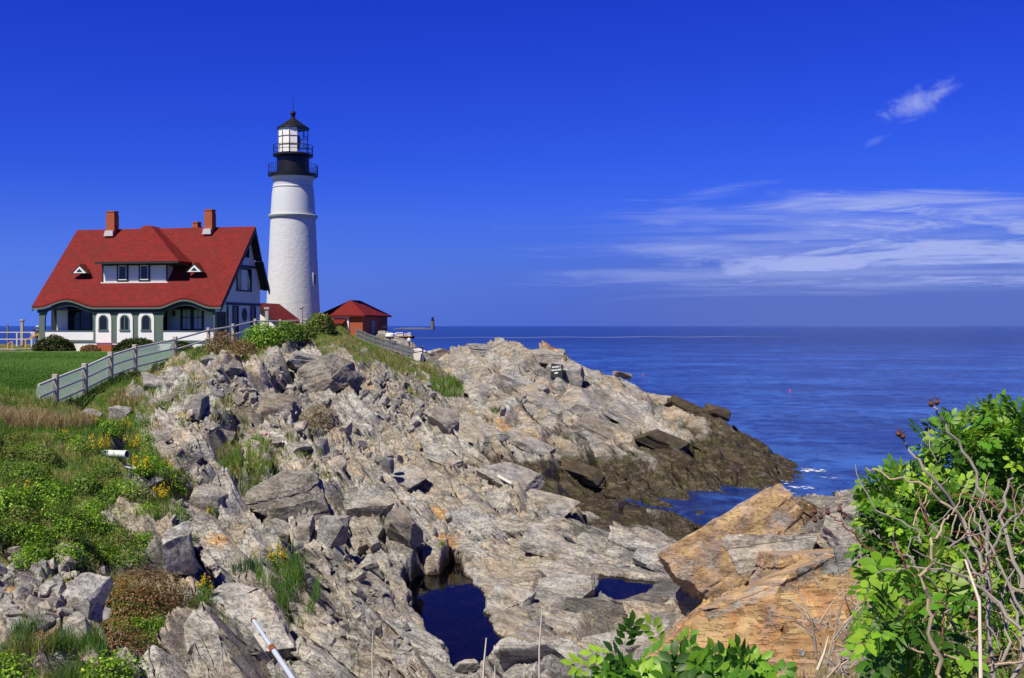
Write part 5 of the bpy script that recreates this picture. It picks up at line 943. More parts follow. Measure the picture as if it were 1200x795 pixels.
# yellow wildflowers, each a plant
for px, py, wd, ht, n, lab in ((117, 531, .5, .42, 90, 'dense yellow flower clump left of the white pipe'), (155, 530, .45, .45, 80, 'yellow flower clump behind the open end of the white pipe'), (166, 556, .45, .38, 80, 'yellow flower clump just below the white pipe'), (188, 590, .5, .42, 80, 'loose yellow flower clump below the strap leaves'), (113, 500, .3, .3, 30, 'thin yellow flowers in the grass near the fence'), (74, 515, .3, .3, 25, 'few yellow flowers among shrubs left of the dense clump'), (146, 506, .3, .35, 30, 'sparse tall yellow flowers by the sunken grey stone'), (240, 696, .3, .36, 45, 'small yellow flower plant beside the dark cleft'), (325, 668, .45, .48, 110, 'bright yellow flowers below the three upright blocks'), (215, 500, .4, .4, 40, 'yellow flowers at the foot of the upright grey rock'), (195, 556, .35, .35, 40, 'yellow flowers between the strap-leaf clumps'), (250, 605, .3, .3, 22, 'thin yellow flowers on the edge of the rounded boulder'), (28, 600, .3, .6, 14, 'stray yellow flowers over the bright shrub at the left edge')):
    g = hit(px, py); o = thing('yellow_wildflower', lab, 'flower', g, 0, 'yellow wildflowers on the bank'); r_ = np.random.default_rng(px * 7 + py)
    ns = max(4, n // 6); th = r_.uniform(0, 6.28, ns); q = np.sqrt(r_.uniform(0, 1, ns)) * wd * .55; c_ = np.c_[q * np.cos(th), q * np.sin(th), ht * r_.uniform(.55, 1.35, ns)]
    nn_ = ns * 16; k_ = np.repeat(np.arange(ns), 16); cc = c_[k_] * np.c_[np.ones(nn_), np.ones(nn_), 1 - .42 * r_.uniform(0, 1, nn_) ** 1.4] + r_.normal(0, .02, (nn_, 3)); leaves('blossom', cc, r_.normal(0, 1, (nn_, 3)), r_.normal(0, .5, (nn_, 3)) + [0, -.3, 1], .042, .036, pick('yellow', nn_, r_), M_LEAF, o)
    nl = n * 2; th = r_.uniform(0, 6.28, nl); q = np.sqrt(r_.uniform(0, 1, nl)) * wd * .5; leaves('foliage', np.c_[q * np.cos(th), q * np.sin(th), ht * .7 * r_.uniform(0, 1, nl)], r_.normal(0, 1, (nl, 3)) + [0, 0, .5], r_.normal(0, 1, (nl, 3)), .07, .025, pick('mid', nl, r_), M_LEAF, o)
    mb = MB(); [mb.tube([(0, 0, -.05), tuple(v * [.6, .6, .6]), tuple(v)], [.006, .005, .004], 4) for v in c_]; mb.build('stem', simple('green_stem', (.08, .14, .03), .7) if 'green_stem' not in bpy.data.materials else bpy.data.materials['green_stem'], o)
# ---- rose bush at the right, close to the camera: canes and pinnate leaves with seven leaflets
def pinnate(root, ax, nr, L, r_):
    """one compound leaf -> leaflet bases, axes, normals, sizes"""
    ax = ax / np.linalg.norm(ax); sd = np.cross(nr, ax); sd /= np.linalg.norm(sd) + 1e-9; nr = np.cross(ax, sd); C_ = []; A_ = []; N_ = []; S_ = []
    for k, t_ in enumerate((.35, .6, .82)):
        for s_ in (1, -1): C_.append(root + ax * L * t_ - nr * L * .12 * t_ ** 2 + s_ * sd * .003); A_.append(ax * .55 + s_ * sd * .85 - nr * .12); N_.append(nr + s_ * sd * -.25 + r_.normal(0, .12, 3)); S_.append(L * (.36 + .05 * k) * r_.uniform(.9, 1.1))
    C_.append(root + ax * L * .95 - nr * L * .11); A_.append(ax - nr * .2); N_.append(nr); S_.append(L * .46)
    return C_, A_, N_, S_
def rose_foliage(name, lobes, r_, parent, origin, L0, pal='rose'):
    C_, A_, N_, S_, T_ = [], [], [], [], []; ras = MB(); vd = np.array([0, -1.0, .35])
    for (px, py, rx, ry, d, n) in lobes:
        c0 = np.array(P(px, py, d)); s_ = d / F; rad_ = np.array([rx * s_, min(rx, ry) * s_ * 1.0, ry * s_])
        for _ in range(n):
            u = unit(r_.normal(0, 1, 3)); q = u * rad_ * (1 - .6 * r_.uniform() ** 1.6) * (1 + .15 * r_.normal()); p_ = c0 + q
            ax = unit(u * .7 + r_.normal(0, .55, 3) + np.array([0, 0, .15])); nr = unit(np.array([0, -.25, .8]) + .35 * u + r_.normal(0, .35, 3)); L = L0 * r_.uniform(.7, 1.2)
            a, b_, c_, e = pinnate(p_, ax, nr, L, r_); C_ += a; A_ += b_; N_ += c_; S_ += e; T_ += [pick(pal, 1, r_)[0]] * 7
            ras.tube([tuple(p_ - origin - ax * L * .1), tuple(p_ - origin + ax * L * .95)], [.0016, .001], 3, False)
    S_ = np.array(S_); T_ = np.array(T_) * r_.uniform(.85, 1.15, (len(T_), 1)); leaves(name, np.array(C_) - origin, np.array(A_), np.array(N_), S_, S_ * .60, T_, M_LEAF, parent, .10, .12); ras.build('leaf_stalk', bpy.data.materials['green_stem'], parent)
r_ = np.random.default_rng(77); g0 = np.array([1.75, 3.3, ground(1.75, 3.3)]); RB = thing('rose_bush', 'tall leafy rose bush with grey dead canes filling the right edge', 'bush', g0)
rose_foliage('foliage', [(1160, 520, 48, 36, 3.7, 210), (1118, 528, 34, 34, 3.6, 110), (1200, 540, 45, 60, 3.7, 220), (1092, 592, 56, 24, 3.4, 170), (1060, 600, 30, 24, 3.3, 100), (1040, 585, 26, 18, 3.4, 70), (1048, 630, 30, 24, 3.3, 80), (1070, 700, 40, 34, 3.2, 90), (1050, 760, 34, 30, 3.0, 70), (1135, 615, 55, 40, 3.5, 180), (1190, 640, 55, 60, 3.4, 150), (1075, 648, 30, 30, 3.2, 50), (1145, 690, 62, 50, 3.3, 70), (1195, 730, 45, 65, 3.2, 60), (1140, 770, 60, 40, 3.0, 55), (1090, 775, 38, 30, 2.9, 45), (1170, 580, 55, 40, 3.9, 180), (1150, 650, 70, 75, 3.9, 220)], r_, RB, g0, .064)
rose_foliage('foliage', [(1060, 715, 34, 38, 2.55, 22), (1030, 725, 26, 22, 2.5, 9), (1085, 745, 40, 30, 2.5, 14)], r_, RB, g0, .092)
def cane(pts, rad_, mat, parent=RB, jit=.004):
    W_ = [np.array(P(*p_)) for p_ in pts]; out = []
    for i in range(len(W_) - 1):
        for k in range(4):
            t_ = k / 4; p0 = W_[max(i - 1, 0)]; p1, p2, p3 = W_[i], W_[i + 1], W_[min(i + 2, len(W_) - 1)]
            out.append(.5 * ((2 * p1) + (p2 - p0) * t_ + (2 * p0 - 5 * p1 + 4 * p2 - p3) * t_ ** 2 + (3 * p1 - p0 - 3 * p2 + p3) * t_ ** 3) + r_.normal(0, jit, 3))
    out.append(W_[-1]); n = len(out); og = g0 if parent is RB else np.zeros(3)
    return MB().tube([tuple(v - og) for v in out], [rad_ * .66 * (1 - .6 * k / (n - 1)) for k in range(n)], 6).build('cane', mat, parent, True)
for pts, rd, m_ in (([(1165, 800, 2.6), (1155, 640, 2.7), (1150, 580, 2.75), (1130, 530, 2.8), (1105, 490, 2.8), (1091, 476, 2.8)], .0085, M_TWIG), ([(1160, 680, 2.6), (1130, 612, 2.7), (1090, 558, 2.7), (1068, 528, 2.75), (1054, 510, 2.75)], .008, M_TWIG), ([(1150, 640, 2.7), (1110, 590, 2.7), (1075, 567, 2.7), (1040, 558, 2.75), (1015, 548, 2.8)], .006, M_TANTWIG),
        ([(1103, 800, 2.3), (1092, 740, 2.3), (1086, 690, 2.3), (1088, 650, 2.3), (1100, 622, 2.35), (1112, 604, 2.4)], .0075, M_TANTWIG), ([(1200, 740, 2.4), (1160, 700, 2.5), (1120, 672, 2.5), (1085, 666, 2.5), (1028, 672, 2.6)], .007, M_TWIG), ([(1200, 775, 2.4), (1150, 780, 2.4), (1110, 770, 2.4), (1068, 762, 2.4), (1065, 755, 2.4)], .005, M_TANTWIG),
        ([(1200, 690, 2.5), (1175, 620, 2.6), (1180, 570, 2.7), (1188, 560, 2.7)], .008, M_TWIG), ([(1155, 650, 2.6), (1175, 620, 2.6), (1195, 600, 2.6), (1205, 580, 2.6)], .006, M_TWIG), ([(1165, 795, 2.4), (1180, 740, 2.5), (1150, 680, 2.6), (1120, 640, 2.7), (1095, 620, 2.7)], .006, M_TWIG), ([(1200, 720, 2.5), (1160, 640, 2.6), (1140, 600, 2.7), (1150, 560, 2.8)], .005, M_TWIG),
        ([(1110, 700, 2.6), (1080, 668, 2.6), (1052, 640, 2.7), (1045, 622, 2.7)], .005, M_TWIG), ([(1190, 800, 2.4), (1195, 730, 2.5), (1180, 680, 2.6), (1160, 650, 2.7)], .007, M_TWIG), ([(1090, 625, 2.7), (1085, 600, 2.7), (1078, 575, 2.75)], .005, M_REDTWIG), ([(1064, 668, 2.5), (1055, 650, 2.5), (1047, 638, 2.5)], .004, M_REDTWIG), ([(1120, 740, 2.5), (1105, 712, 2.5), (1100, 705, 2.5)], .004, M_REDTWIG)):
    cane(pts, rd, m_)
for k in range(70):
    x0, y0, d0 = r_.uniform(1070, 1215), r_.uniform(600, 790), r_.uniform(2.4, 2.9); a = r_.uniform(-2.9, -.25); L = r_.uniform(40, 120); b_ = a + r_.normal(0, .5)
    cane([(x0, y0, d0), (x0 + L * .5 * math.cos(a), y0 + L * .5 * math.sin(a), d0 + .05), (x0 + L * .5 * math.cos(a) + L * .5 * math.cos(b_), y0 + L * .5 * math.sin(a) + L * .5 * math.sin(b_), d0 + .1)], r_.uniform(.002, .0045), (M_TWIG, M_TWIG, M_TANTWIG, M_REDTWIG)[r_.integers(4)], jit=.006)
def hip(p_, parent, og, s_=.012): 
    mb = MB(); mb.lathe([(.001, -s_), (s_ * .8, -s_ * .5), (s_, 0), (s_ * .7, s_ * .7), (.002, s_)], 9, tuple(np.array(p_) - og))
    for k in range(5): a = 6.28 * k / 5; b0 = np.array(p_) - og + [0, 0, s_ * .8]; mb.tube([tuple(b0), tuple(b0 + np.array([math.cos(a) * s_, math.sin(a) * s_, s_ * 1.2]))], [.0011, .0004], 4)
    return mb.build('rose_hip', M_HIP, parent, True)
for p_ in ((1091, 474, 2.8), (1098, 472, 2.8), (1053, 509, 2.75), (1058, 512, 2.75)): hip(P(*p_), RB, g0, .0075)
# bare hip-bearing cane reaching out over the rocks
HC = thing('rose_cane', 'bare red-brown cane with dried hips arching over the tan rocks', 'branch', (0, 0, 0))
cane([(1045, 660, 2.9), (1005, 632, 2.9), (985, 612, 2.9), (972, 602, 2.95), (962, 604, 2.95)], .0045, M_REDTWIG, HC); cane([(1020, 700, 2.8), (1010, 650, 2.85), (995, 620, 2.9), (985, 600, 2.95)], .0045, M_TWIG, HC)
for p_ in ((955, 600, 2.95), (962, 606, 2.95), (970, 601, 2.95), (984, 598, 2.95), (988, 606, 2.95), (955, 610, 2.95)): hip(P(*p_), HC, np.zeros(3), .0075)
# leafy rose plant at the bottom edge
g1 = np.array([.5, 2.55, ground(.5, 2.55)]); BP = thing('rose_plant', 'fresh green rose plant with serrated leaflets at the bottom edge', 'plant', g1)
def placed_leaves(lst, parent, og, r_):
    C_, A_, N_, S_, T_ = [], [], [], [], []
    for (px, py, d, ang_, L, tilt) in lst:
        a = math.radians(ang_); ax = np.array([math.cos(a), -.35 + .2 * r_.normal(), math.sin(a)]); nr = np.array([r_.normal(0, .25), -.55 - tilt, .8]); L = L * .72; py = py + 14; p_ = np.array(P(px, py, d)); A, B2, C2, D2 = pinnate(p_, ax, nr, L, r_); C_ += A; A_ += B2; N_ += C2; S_ += D2; T_ += [pick('rose', 1, r_)[0] * 1.0] * 7
    S_ = np.array(S_); leaves('foliage', np.array(C_) - og, np.array(A_), np.array(N_), S_, S_ * .56, np.array(T_), M_LEAF, parent, .10, .18)
lst = [(725, 758, 2.5, 160, .095, .2), (728, 752, 2.5, 75, .10, .2), (735, 775, 2.4, 200, .10, .2), (745, 765, 2.45, 40, .10, .1), (778, 745, 2.5, 120, .09, .2), (785, 750, 2.5, 50, .09, .2), (790, 762, 2.4, 10, .10, .2), (770, 775, 2.4, 160, .11, .3), (800, 770, 2.45, 80, .09, .2), (815, 782, 2.4, 20, .10, .2), (830, 790, 2.4, 120, .10, .2), (850, 785, 2.4, 60, .10, .1), (865, 790, 2.4, 15, .11, .2), (880, 795, 2.35, 150, .10, .3), (760, 790, 2.3, 200, .11, .2), (720, 795, 2.3, 170, .11, .2), (790, 800, 2.3, 90, .11, .3), (840, 805, 2.3, 60, .11, .2), (745, 740, 2.55, 100, .085, .2), (700, 775, 2.4, 150, .09, .2), (895, 790, 2.4, 40, .09, .2), (775, 800, 2.25, 30, .11, .2), (810, 800, 2.3, 140, .11, .2)]
lst += [(r_.uniform(700, 890), r_.uniform(775, 830), r_.uniform(2.35, 2.65), r_.uniform(0, 360), .10, r_.uniform(0, .4)) for _ in range(190)]
placed_leaves(lst, BP, g1, r_)
mb = MB()
for x_, y_ in ((728, 755), (782, 748), (800, 770), (850, 785), (760, 775), (880, 795), (720, 790)): e = np.array(P(x_, y_ + 16, 2.5)) - g1; mb.tube([(0, 0, -.05), tuple(e * [.5, .5, .6]), tuple(e)], [.006, .005, .003], 6)
mb.build('stem', M_REDTWIG, BP)
# bleached stalks standing free
def stalk(pts, rad_, label, mat=M_STRAW):
    W_ = [P(*p_) for p_ in pts]; o = MB().tube(W_, [rad_, rad_ * .8, rad_ * .5][:len(W_)] if len(W_) == 3 else [rad_, rad_ * .5], 6).build('dry_stalk', mat, None, True); tag(o, label, 'stalk', 'bleached dry stalks')
stalk([(1149, 805, 2.2), (1148, 705, 2.25), (1131, 656, 2.3)], .0042, 'straight white stalk standing before the rose bush'); stalk([(958, 785, 3.2), (966, 765, 3.2), (971, 746, 3.2)], .005, 'short leaning white stalk beside the dry brush'); stalk([(566, 805, 2.2), (567, 780, 2.2), (570, 748, 2.2)], .0028, 'short tan stalk in front of the tide pool'); stalk([(632, 805, 2.3), (632, 760, 2.3), (635, 716, 2.3)], .0024, 'thin tall stalk in front of the grey slabs'); stalk([(437, 805, 2.4), (436, 770, 2.4), (437, 740, 2.4)], .0022, 'thin stalk at the bottom edge left of the tide pool'); stalk([(580, 805, 2.2), (580, 790, 2.2), (580, 780, 2.2)], .0018, 'shortest stalk tip beside the tan stalk by the pool')
g = hit(985, 790, 3.0); g = Vector(P(985, 800, 4.6)); DB = thing('dry_brush', 'tangled grey leafless brush between the rusty ledge and the rose bush', 'brush', g)
for k in range(60):
    x0, y0, d0 = r_.uniform(950, 1040), r_.uniform(730, 815), r_.uniform(4.2, 5.2); a = r_.uniform(-2.7, -.4); L = r_.uniform(25, 80); b_ = a + r_.normal(0, .6)
    q = [np.array(P(x0, y0, d0)), np.array(P(x0 + L * .5 * math.cos(a), y0 + L * .5 * math.sin(a), d0)), np.array(P(x0 + L * .5 * math.cos(a) + L * .5 * math.cos(b_), y0 + L * .5 * math.sin(a) + L * .5 * math.sin(b_), d0 + .1))]
    MB().tube([tuple(v - np.array(g)) for v in q], [.006, .004, .002], 5).build('twig', (M_TWIG, M_TWIG, M_TANTWIG)[k % 3], DB, True)
# ------------------------------------------------------------------ fences, posts, rails
M_RAIL = simple('weathered_white_rail', (.56, .55, .54), .7, .16, 5, bump=.3); M_POST = simple('weathered_post', (.42, .37, .32), .8, .2, 6, bump=.4); M_GREYW = simple('grey_weathered_wood', (.17, .165, .16), .85, .25, 6)
M_MESHP = bpy.data.materials.new('pale_green_mesh'); M_MESHP.use_nodes = True; t = NT(M_MESHP.node_tree); b = t.n['Principled BSDF']; b.inputs['Base Color'].default_value = (.50, .66, .55, 1); b.inputs['Roughness'].default_value = .7; tr = t.new('ShaderNodeBsdfTransparent'); mx = t.new('ShaderNodeMixShader'); o = t.new('ShaderNodeTexCoord').outputs['Object']
mx.inputs[0].default_value = .58; tl = t.new('ShaderNodeBsdfTranslucent'); tl.inputs[0].default_value = (.62, .78, .68, 1); m2_ = t.new('ShaderNodeMixShader'); m2_.inputs[0].default_value = .6; t.l.new(b.outputs[0], m2_.inputs[1]); t.l.new(tl.outputs[0], m2_.inputs[2]); t.l.new(m2_.outputs[0], mx.inputs[1]); t.l.new(tr.outputs[0], mx.inputs[2]); t.l.new(mx.outputs[0], t.n['Material Output'].inputs[0])
FN = [(x, max(y, 39.2), ground(x, max(y, 39.2)) - (.5 if y < 38 else 0)) for x, y, z in FENCE]; o3 = Vector(FN[0]); FE = thing('rail_fence', 'long pale rail fence climbing the bank beside the lawn', 'fence', o3)
rel = [Vector(p_) - o3 for p_ in FN]
for k, p_ in list(enumerate(rel))[1:]:
    s_ = .10 if k < 6 else .085; m_ = MB(); m_.box(-s_, s_, -s_, s_, -.5, 1.22, Matrix.Translation(p_)); m_.build('post', M_POST, FE, bevel=.02)
for k in range(len(rel) - 1):
    a, b_ = rel[k], rel[k + 1]; ox = Vector((.11, 0, 0))
    for hgt in ((1.06, .62, .2) if k < 5 else (1.06, .55)):
        MB().tube([a + ox * .0 + Vector((.0, 0, hgt)), b_ + Vector((.0, 0, hgt))],   .052 if hgt > 1 else .045, 8).build('rail', M_RAIL, FE, True)
    if k < 5: MB().add([a + Vector((-.07, 0, 1.0)), b_ + Vector((-.07, 0, 1.0)), b_ + Vector((-.07, 0, -.1)), a + Vector((-.07, 0, -.1)), a + Vector((-.085, 0, 1.0)), b_ + Vector((-.085, 0, 1.0)), b_ + Vector((-.085, 0, -.1)), a + Vector((-.085, 0, -.1))], [(0, 1, 2, 3), (7, 6, 5, 4), (0, 4, 5, 1), (3, 2, 6, 7)]).build('mesh_panel', M_MESHP, FE)
def fence(name, label, pts, hgts, ph, mat, ps=.07, rs=.045, infill=False):
    o3 = Vector(pts[0]); fe = thing(name, label, 'fence', o3); rel = [Vector(p_) - o3 for p_ in pts]
    for p_ in rel: MB().box(-ps, ps, -ps, ps, -.6, ph, Matrix.Translation(p_)).build('post', mat, fe)
    for a, b_ in zip(rel, rel[1:]):
        for h_ in hgts: MB().bar(a + Vector((0, 0, h_)), b_ + Vector((0, 0, h_)), rs * 2).build('rail', mat, fe)
        if infill: MB().add([a + Vector((0, .06, .1)), b_ + Vector((0, .06, .1)), b_ + Vector((0, .06, hgts[0])), a + Vector((0, .06, hgts[0])), a + Vector((0, .08, .1)), b_ + Vector((0, .08, .1)), b_ + Vector((0, .08, hgts[0])), a + Vector((0, .08, hgts[0]))], [(0, 1, 2, 3), (7, 6, 5, 4), (0, 4, 5, 1), (3, 2, 6, 7)]).build('infill_panel', M_MESHW, fe)
    return fe
M_MESHW = M_MESHP.copy(); M_MESHW.node_tree.nodes['Principled BSDF'].inputs['Base Color'].default_value = (.17, .18, .19, 1); M_MESHW.node_tree.nodes['Mix Shader'].inputs[0].default_value = .4
fence('ramp_fence', 'grey wooden fence along the ramp below the brick building', [P(px, py, 116 - (px - 420) * .03) for px, py in ((418, 397), (428, 401.5), (438, 405.5), (448, 408.5), (459, 411.5), (471, 415.5), (483.5, 419.5))], (1.0, .55, .2), 1.15, M_GREYW, infill=True)
fence('ramp_end_fence', 'short grey rail fence closing the seaward end of the ramp', [P(483.7, 421, 113), P(495.5, 419, 115)], (1.1, .65), 1.25, M_GREYW)
fence('path_fence', 'pale two-rail fence along the path left of the house', [(P(px, 0, 119)[0], 119, 8.2 + .1) for px in (-240, -200, -160, -125, -92, -60, -30, -5, 20, 37, 50)], (1.0, .25), 1.05, M_RAIL, rs=.05)
M_YEL = simple('yellow_pipe', (.75, .42, .01), .45, .06)
for (a, b_, lab) in (((30, 413.5, 399), (46, 404, 391), 'tall yellow handrail at the corner of the porch'), ((9.2, 408.5, 403), (14.6, 405, 400.5), 'small yellow handrail at the far left of the path')):
    d = 104.0; A0, A1, B0, B1 = P(a[0], a[1], d), P(a[0], a[2], d), P(b_[0], b_[1], d + 2.2), P(b_[0], b_[2], d + 2.2); o = thing('handrail', lab, 'handrail', A0, 0, 'yellow handrails by the path'); og = Vector(A0)
    for p_, q in ((A0, A1), (B0, B1)): MB().tube([Vector(p_) - og - Vector((0, 0, .3)), Vector(q) - og], .06, 8).build('post', M_YEL, o, True)
    MB().tube([Vector(A1) - og, Vector(B1) - og], .06, 8).build('rail', M_YEL, o, True)
def post(px, y0, y1, d, wd, label, mat, name='wooden_post', cap=True):
    o = thing(name, label, 'post', P(px, y1, d)); h_ = (y1 - y0) / F * d; MB().box(-wd / 2, wd / 2, -wd / 2, wd / 2, -.6, h_).build('shaft', mat, o, bevel=.02)
    if cap: MB().box(-wd * .75, wd * .75, -wd * .75, wd * .75, h_ + .002, h_ + wd * .7).build('cap', mat, o, bevel=.02)
post(26, 376.5, 402, 120, .28, 'tall capped wooden post beside the path, far left', M_POST); post(8.8, 380, 396, 123, .16, 'thin leaning dark post at the far left fence', M_GREYW, cap=False)
post(313, 363, 392, 84, .26, 'pale thick post standing in front of the shed', M_POST); post(353, 361.5, 388, 84, .2, 'pale wooden post against the base of the tower', M_POST)
# path, brick step
M_PATH = simple('grey_paving', (.30, .29, .29), .85, .1, 2)
me = bpy.data.meshes.new('path'); xs = np.linspace(-75, -42.9, 40); co = []
for x in xs: co += [(x, 101.6 - .02 * (x + 43), max(ground(x, 101.6), 7.70) + .05), (x, 107.0, max(ground(x, 107), 7.72) + .05)]
me.from_pydata(co, [], [(2*i, 2*i+2, 2*i+3, 2*i+1) for i in range(len(xs) - 1)]); link('path', me, M_PATH, kind='structure')
hp = hloc(122, -.6); MB().box(-.95, .95, -.35, .45, -.3, .62, Matrix.Rotation(-TH, 4, 'Z')).build('brick_step', M_BRICK, None); so_ = bpy.data.objects['brick_step']; so_.location = hp; tag(so_, 'red brick step block under the arched panels', 'step')
# ------------------------------------------------------------------ people on the path
def person(px, py, d, h_, label, shirt, trousers, hair, hat=None, arm=None, lean=0.0, rz=0):
    s_ = h_ / 1.75; o = thing('person', label, 'person', P(px, py, d), rz, 'people by the porch corner')
    def skin(name, pts, edges, mat, root=0):
        me = bpy.data.meshes.new(name); me.from_pydata([Vector(p_[:3]) * s_ for p_ in pts], edges, []); ob = link(name, me, mat, o); ob.modifiers.new('skin', 'SKIN'); sv = me.skin_vertices[0].data
        for k, p_ in enumerate(pts): sv[k].radius = (p_[3] * s_, p_[4] * s_ if len(p_) > 4 else p_[3] * s_); sv[k].use_root = (k == root)
        m2 = ob.modifiers.new('sub', 'SUBSURF'); m2.levels = m2.render_levels = 2; return ob
    l = lean; armL = arm or [(-.24, .02, 1.14, .042), (-.27, -.05, .88, .035), (-.26, -.08, .80, .03)]
    pts = [(0, 0, .95, .14, .10), (0, l * .4, 1.15, .14, .10), (0, l, 1.38, .17, .10), (0, l, 1.49, .055), (0, l - .01, 1.60, .085, .095), (0, l - .01, 1.70, .075, .085), (-.19, l, 1.40, .055)] + armL + [(.19, l, 1.40, .055), (.24, .02, 1.14, .042), (.26, -.08, .90, .035), (.25, -.12, .82, .03), (-.10, 0, .86, .085), (-.11, -.03, .48, .055), (-.11, .02, .09, .04), (-.11, -.12, .03, .04), (.10, 0, .86, .085), (.11, .02, .48, .055), (.11, .05, .09, .04), (.11, -.09, .03, .04)]
    E = [(0, 1), (1, 2), (2, 3), (3, 4), (4, 5), (2, 6), (6, 7), (7, 8), (8, 9), (2, 10), (10, 11), (11, 12), (12, 13), (0, 14), (14, 15), (15, 16), (16, 17), (0, 18), (18, 19), (19, 20), (20, 21)]
    skin('body', pts, E, simple('skin_tone', (.45, .26, .18), .6) if 'skin_tone' not in bpy.data.materials else bpy.data.materials['skin_tone'])
    sp = [(0, 0, .88, .165, .125), (0, l * .4, 1.15, .165, .125), (0, l, 1.38, .19, .12), (0, l, 1.45, .10), (-.20, l, 1.40, .075), (*armL[0][:3], .062), (.20, l, 1.40, .075), (.25, .02, 1.14, .06)]
    skin('shirt', sp, [(0, 1), (1, 2), (2, 3), (2, 4), (4, 5), (2, 6), (6, 7)], simple('cloth_shirt_' + label[:6].strip().replace(' ', '_'), shirt, .8))
    tp = [(0, 0, .95, .16, .12), (-.10, 0, .84, .10), (-.11, -.03, .48, .075), (-.11, .02, .10, .065), (.10, 0, .84, .10), (.11, .02, .48, .075), (.11, .05, .10, .065)]
    skin('trousers', tp, [(0, 1), (1, 2), (2, 3), (0, 4), (4, 5), (5, 6)], simple('cloth_trousers_' + label[:6].strip().replace(' ', '_'), trousers, .85))
    c_ = (0, l * s_, 1.66 * s_)
    if hat: mb = MB(); mb.lathe([(.20 * s_, 0), (.20 * s_, .012), (.115 * s_, .02), (.11 * s_, .10 * s_), (.07 * s_, .13 * s_), (.001, .135 * s_)], 16, (0, c_[1], c_[2] + .03 * s_)); mb.build('hat', simple('straw_white_hat', hat, .8), o, True)
    mb = MB(); mb.lathe([(.001, -.10 * s_), (.09 * s_, -.07 * s_), (.108 * s_, 0), (.10 * s_, .07 * s_), (.05 * s_, .115 * s_), (.001, .125 * s_)], 14, (0, c_[1] + .022 * s_, c_[2])); mb.build('hair', simple('hair_' + label[:6].strip().replace(' ', '_'), hair, .7), o, True)
    fm = MB(); fm.lathe([(.002, -.02 * s_), (.014 * s_, -.01 * s_), (.008 * s_, .03 * s_)], 6, (0, c_[1] - .10 * s_, c_[2] - .03 * s_)); fm.build('nose', bpy.data.materials['skin_tone'], o, True)
    return o
person(39.5, 405.5, 107.5, 1.62, 'person in a pale shirt and light blue jeans with one arm out to the railing', (.62, .55, .52), (.22, .30, .52), (.03, .02, .018), arm=[(-.36, -.02, 1.22, .042), (-.52, -.10, 1.27, .034), (-.60, -.13, 1.28, .03)], rz=R(200))
person(44.3, 404.5, 106.5, 1.80, 'person in a dark blue top and a white sun hat beside the porch', (.03, .055, .10), (.03, .035, .06), (.12, .08, .05), hat=(.78, .75, .66), lean=.05, rz=R(165))
# ------------------------------------------------------------------ seaward side of the brick building
M_CONC = simple('pale_concrete', (.50, .49, .47), .85, .1, 1.2, bump=.3, bscale=6)
sw = [P(449, 394.5, 131), P(462, 396, 128), P(476, 401.0, 124), P(490, 407.5, 120), P(499.5, 411.5, 117)]
mb = MB(); A = [Vector(p_) for p_ in sw]; G = []
for p_ in A: G.append([p_ + Vector((0, 0, 0)), p_ + Vector((-.4, -2.0, -.25)), p_ + Vector((-.6, -3.2, -2.6))])
mb.sheet([[tuple(q) for q in r2] for r2 in G], .8); so2 = mb.build('seawall', M_CONC); tag(so2, 'pale concrete sea wall sloping down right of the brick building', 'wall')
lp = thing('lamp_post', 'small black lamp post with white globe by the sea wall', 'lamp', P(479.5, 414, 117)); hh_ = (414 - 398.5) / F * 117
MB().lathe([(.16, -.5), (.16, .15), (.07, .25), (.06, hh_ - .35), (.12, hh_ - .3), (.12, hh_ - .25)], 10).build('pole', M_BLACK, lp, True); MB().lathe([(.10, hh_ - .25), (.21, hh_ - .08), (.2, hh_ + .1), (.08, hh_ + .22)], 14).build('globe', simple('white_globe', (.8, .8, .78), .3), lp, True); MB().lathe([(.15, hh_ + .222), (.12, hh_ + .28), (.02, hh_ + .36)], 12).build('lamp_cap', M_BLACK, lp, True)
# covered equipment against the building's corner
cv = thing('covered_viewer', 'white-covered box on a dark leg at the corner of the brick building', 'viewer', P(457, 407, 117)); MB().lathe([(.09, -.4), (.07, .9)], 8).build('stand', M_BLACK, cv, True); mb = MB(); mb.box(-.42, .42, -.25, .25, .902, 1.05); mb.build('bracket', M_BLACK, cv); MB().lathe([(.40, 1.052), (.50, 1.15), (.46, 1.38), (.3, 1.5), (.02, 1.53)], 14).build('cover', M_WHITE, cv, True)
# ------------------------------------------------------------------ on the water
BT = thing('tour_boat', 'dark-hulled boat with yellow stripe and white cabins passing beyond the sea wall', 'boat', ((471 - 600) / F * 880, 880, 0)); hl = 10.0
def hull(z0, z1, w0, w1, l0, l1): return MB().add([(-l0, -w0, z0), (l0 * .8, -w0, z0), (l0, 0, z0), (l0 * .8, w0, z0), (-l0, w0, z0), (-l1, -w1, z1), (l1 * .8, -w1, z1), (l1 * 1.08, 0, z1), (l1 * .8, w1, z1), (-l1, w1, z1)], [(0, 4, 3, 2, 1), (5, 6, 7, 8, 9), (0, 1, 6, 5), (1, 2, 7, 6), (2, 3, 8, 7), (3, 4, 9, 8), (4, 0, 5, 9)])
hull(-.4, 1.3, 1.9, 2.4, 9.2, 9.8).build('hull', simple('black_hull', (.015, .015, .018), .4), BT); hull(1.302, 2.0, 2.41, 2.5, 9.82, 10.0).build('stripe', simple('yellow_hull_stripe', (.65, .38, .04), .5), BT)
for x0, x1, z1 in ((-5, 1, 4.6), (2.2, 4.0, 3.7), (4.6, 7.2, 4.4)): c_ = MB().box(x0, x1, -1.7, 1.7, 2.002, z1).build('cabin', M_WHITE, BT, bevel=.25); MB().box(x0 + .4, x1 - .4, -1.76, -1.7, z1 - 1.3, z1 - .6).build('window', M_GLASS, c_)
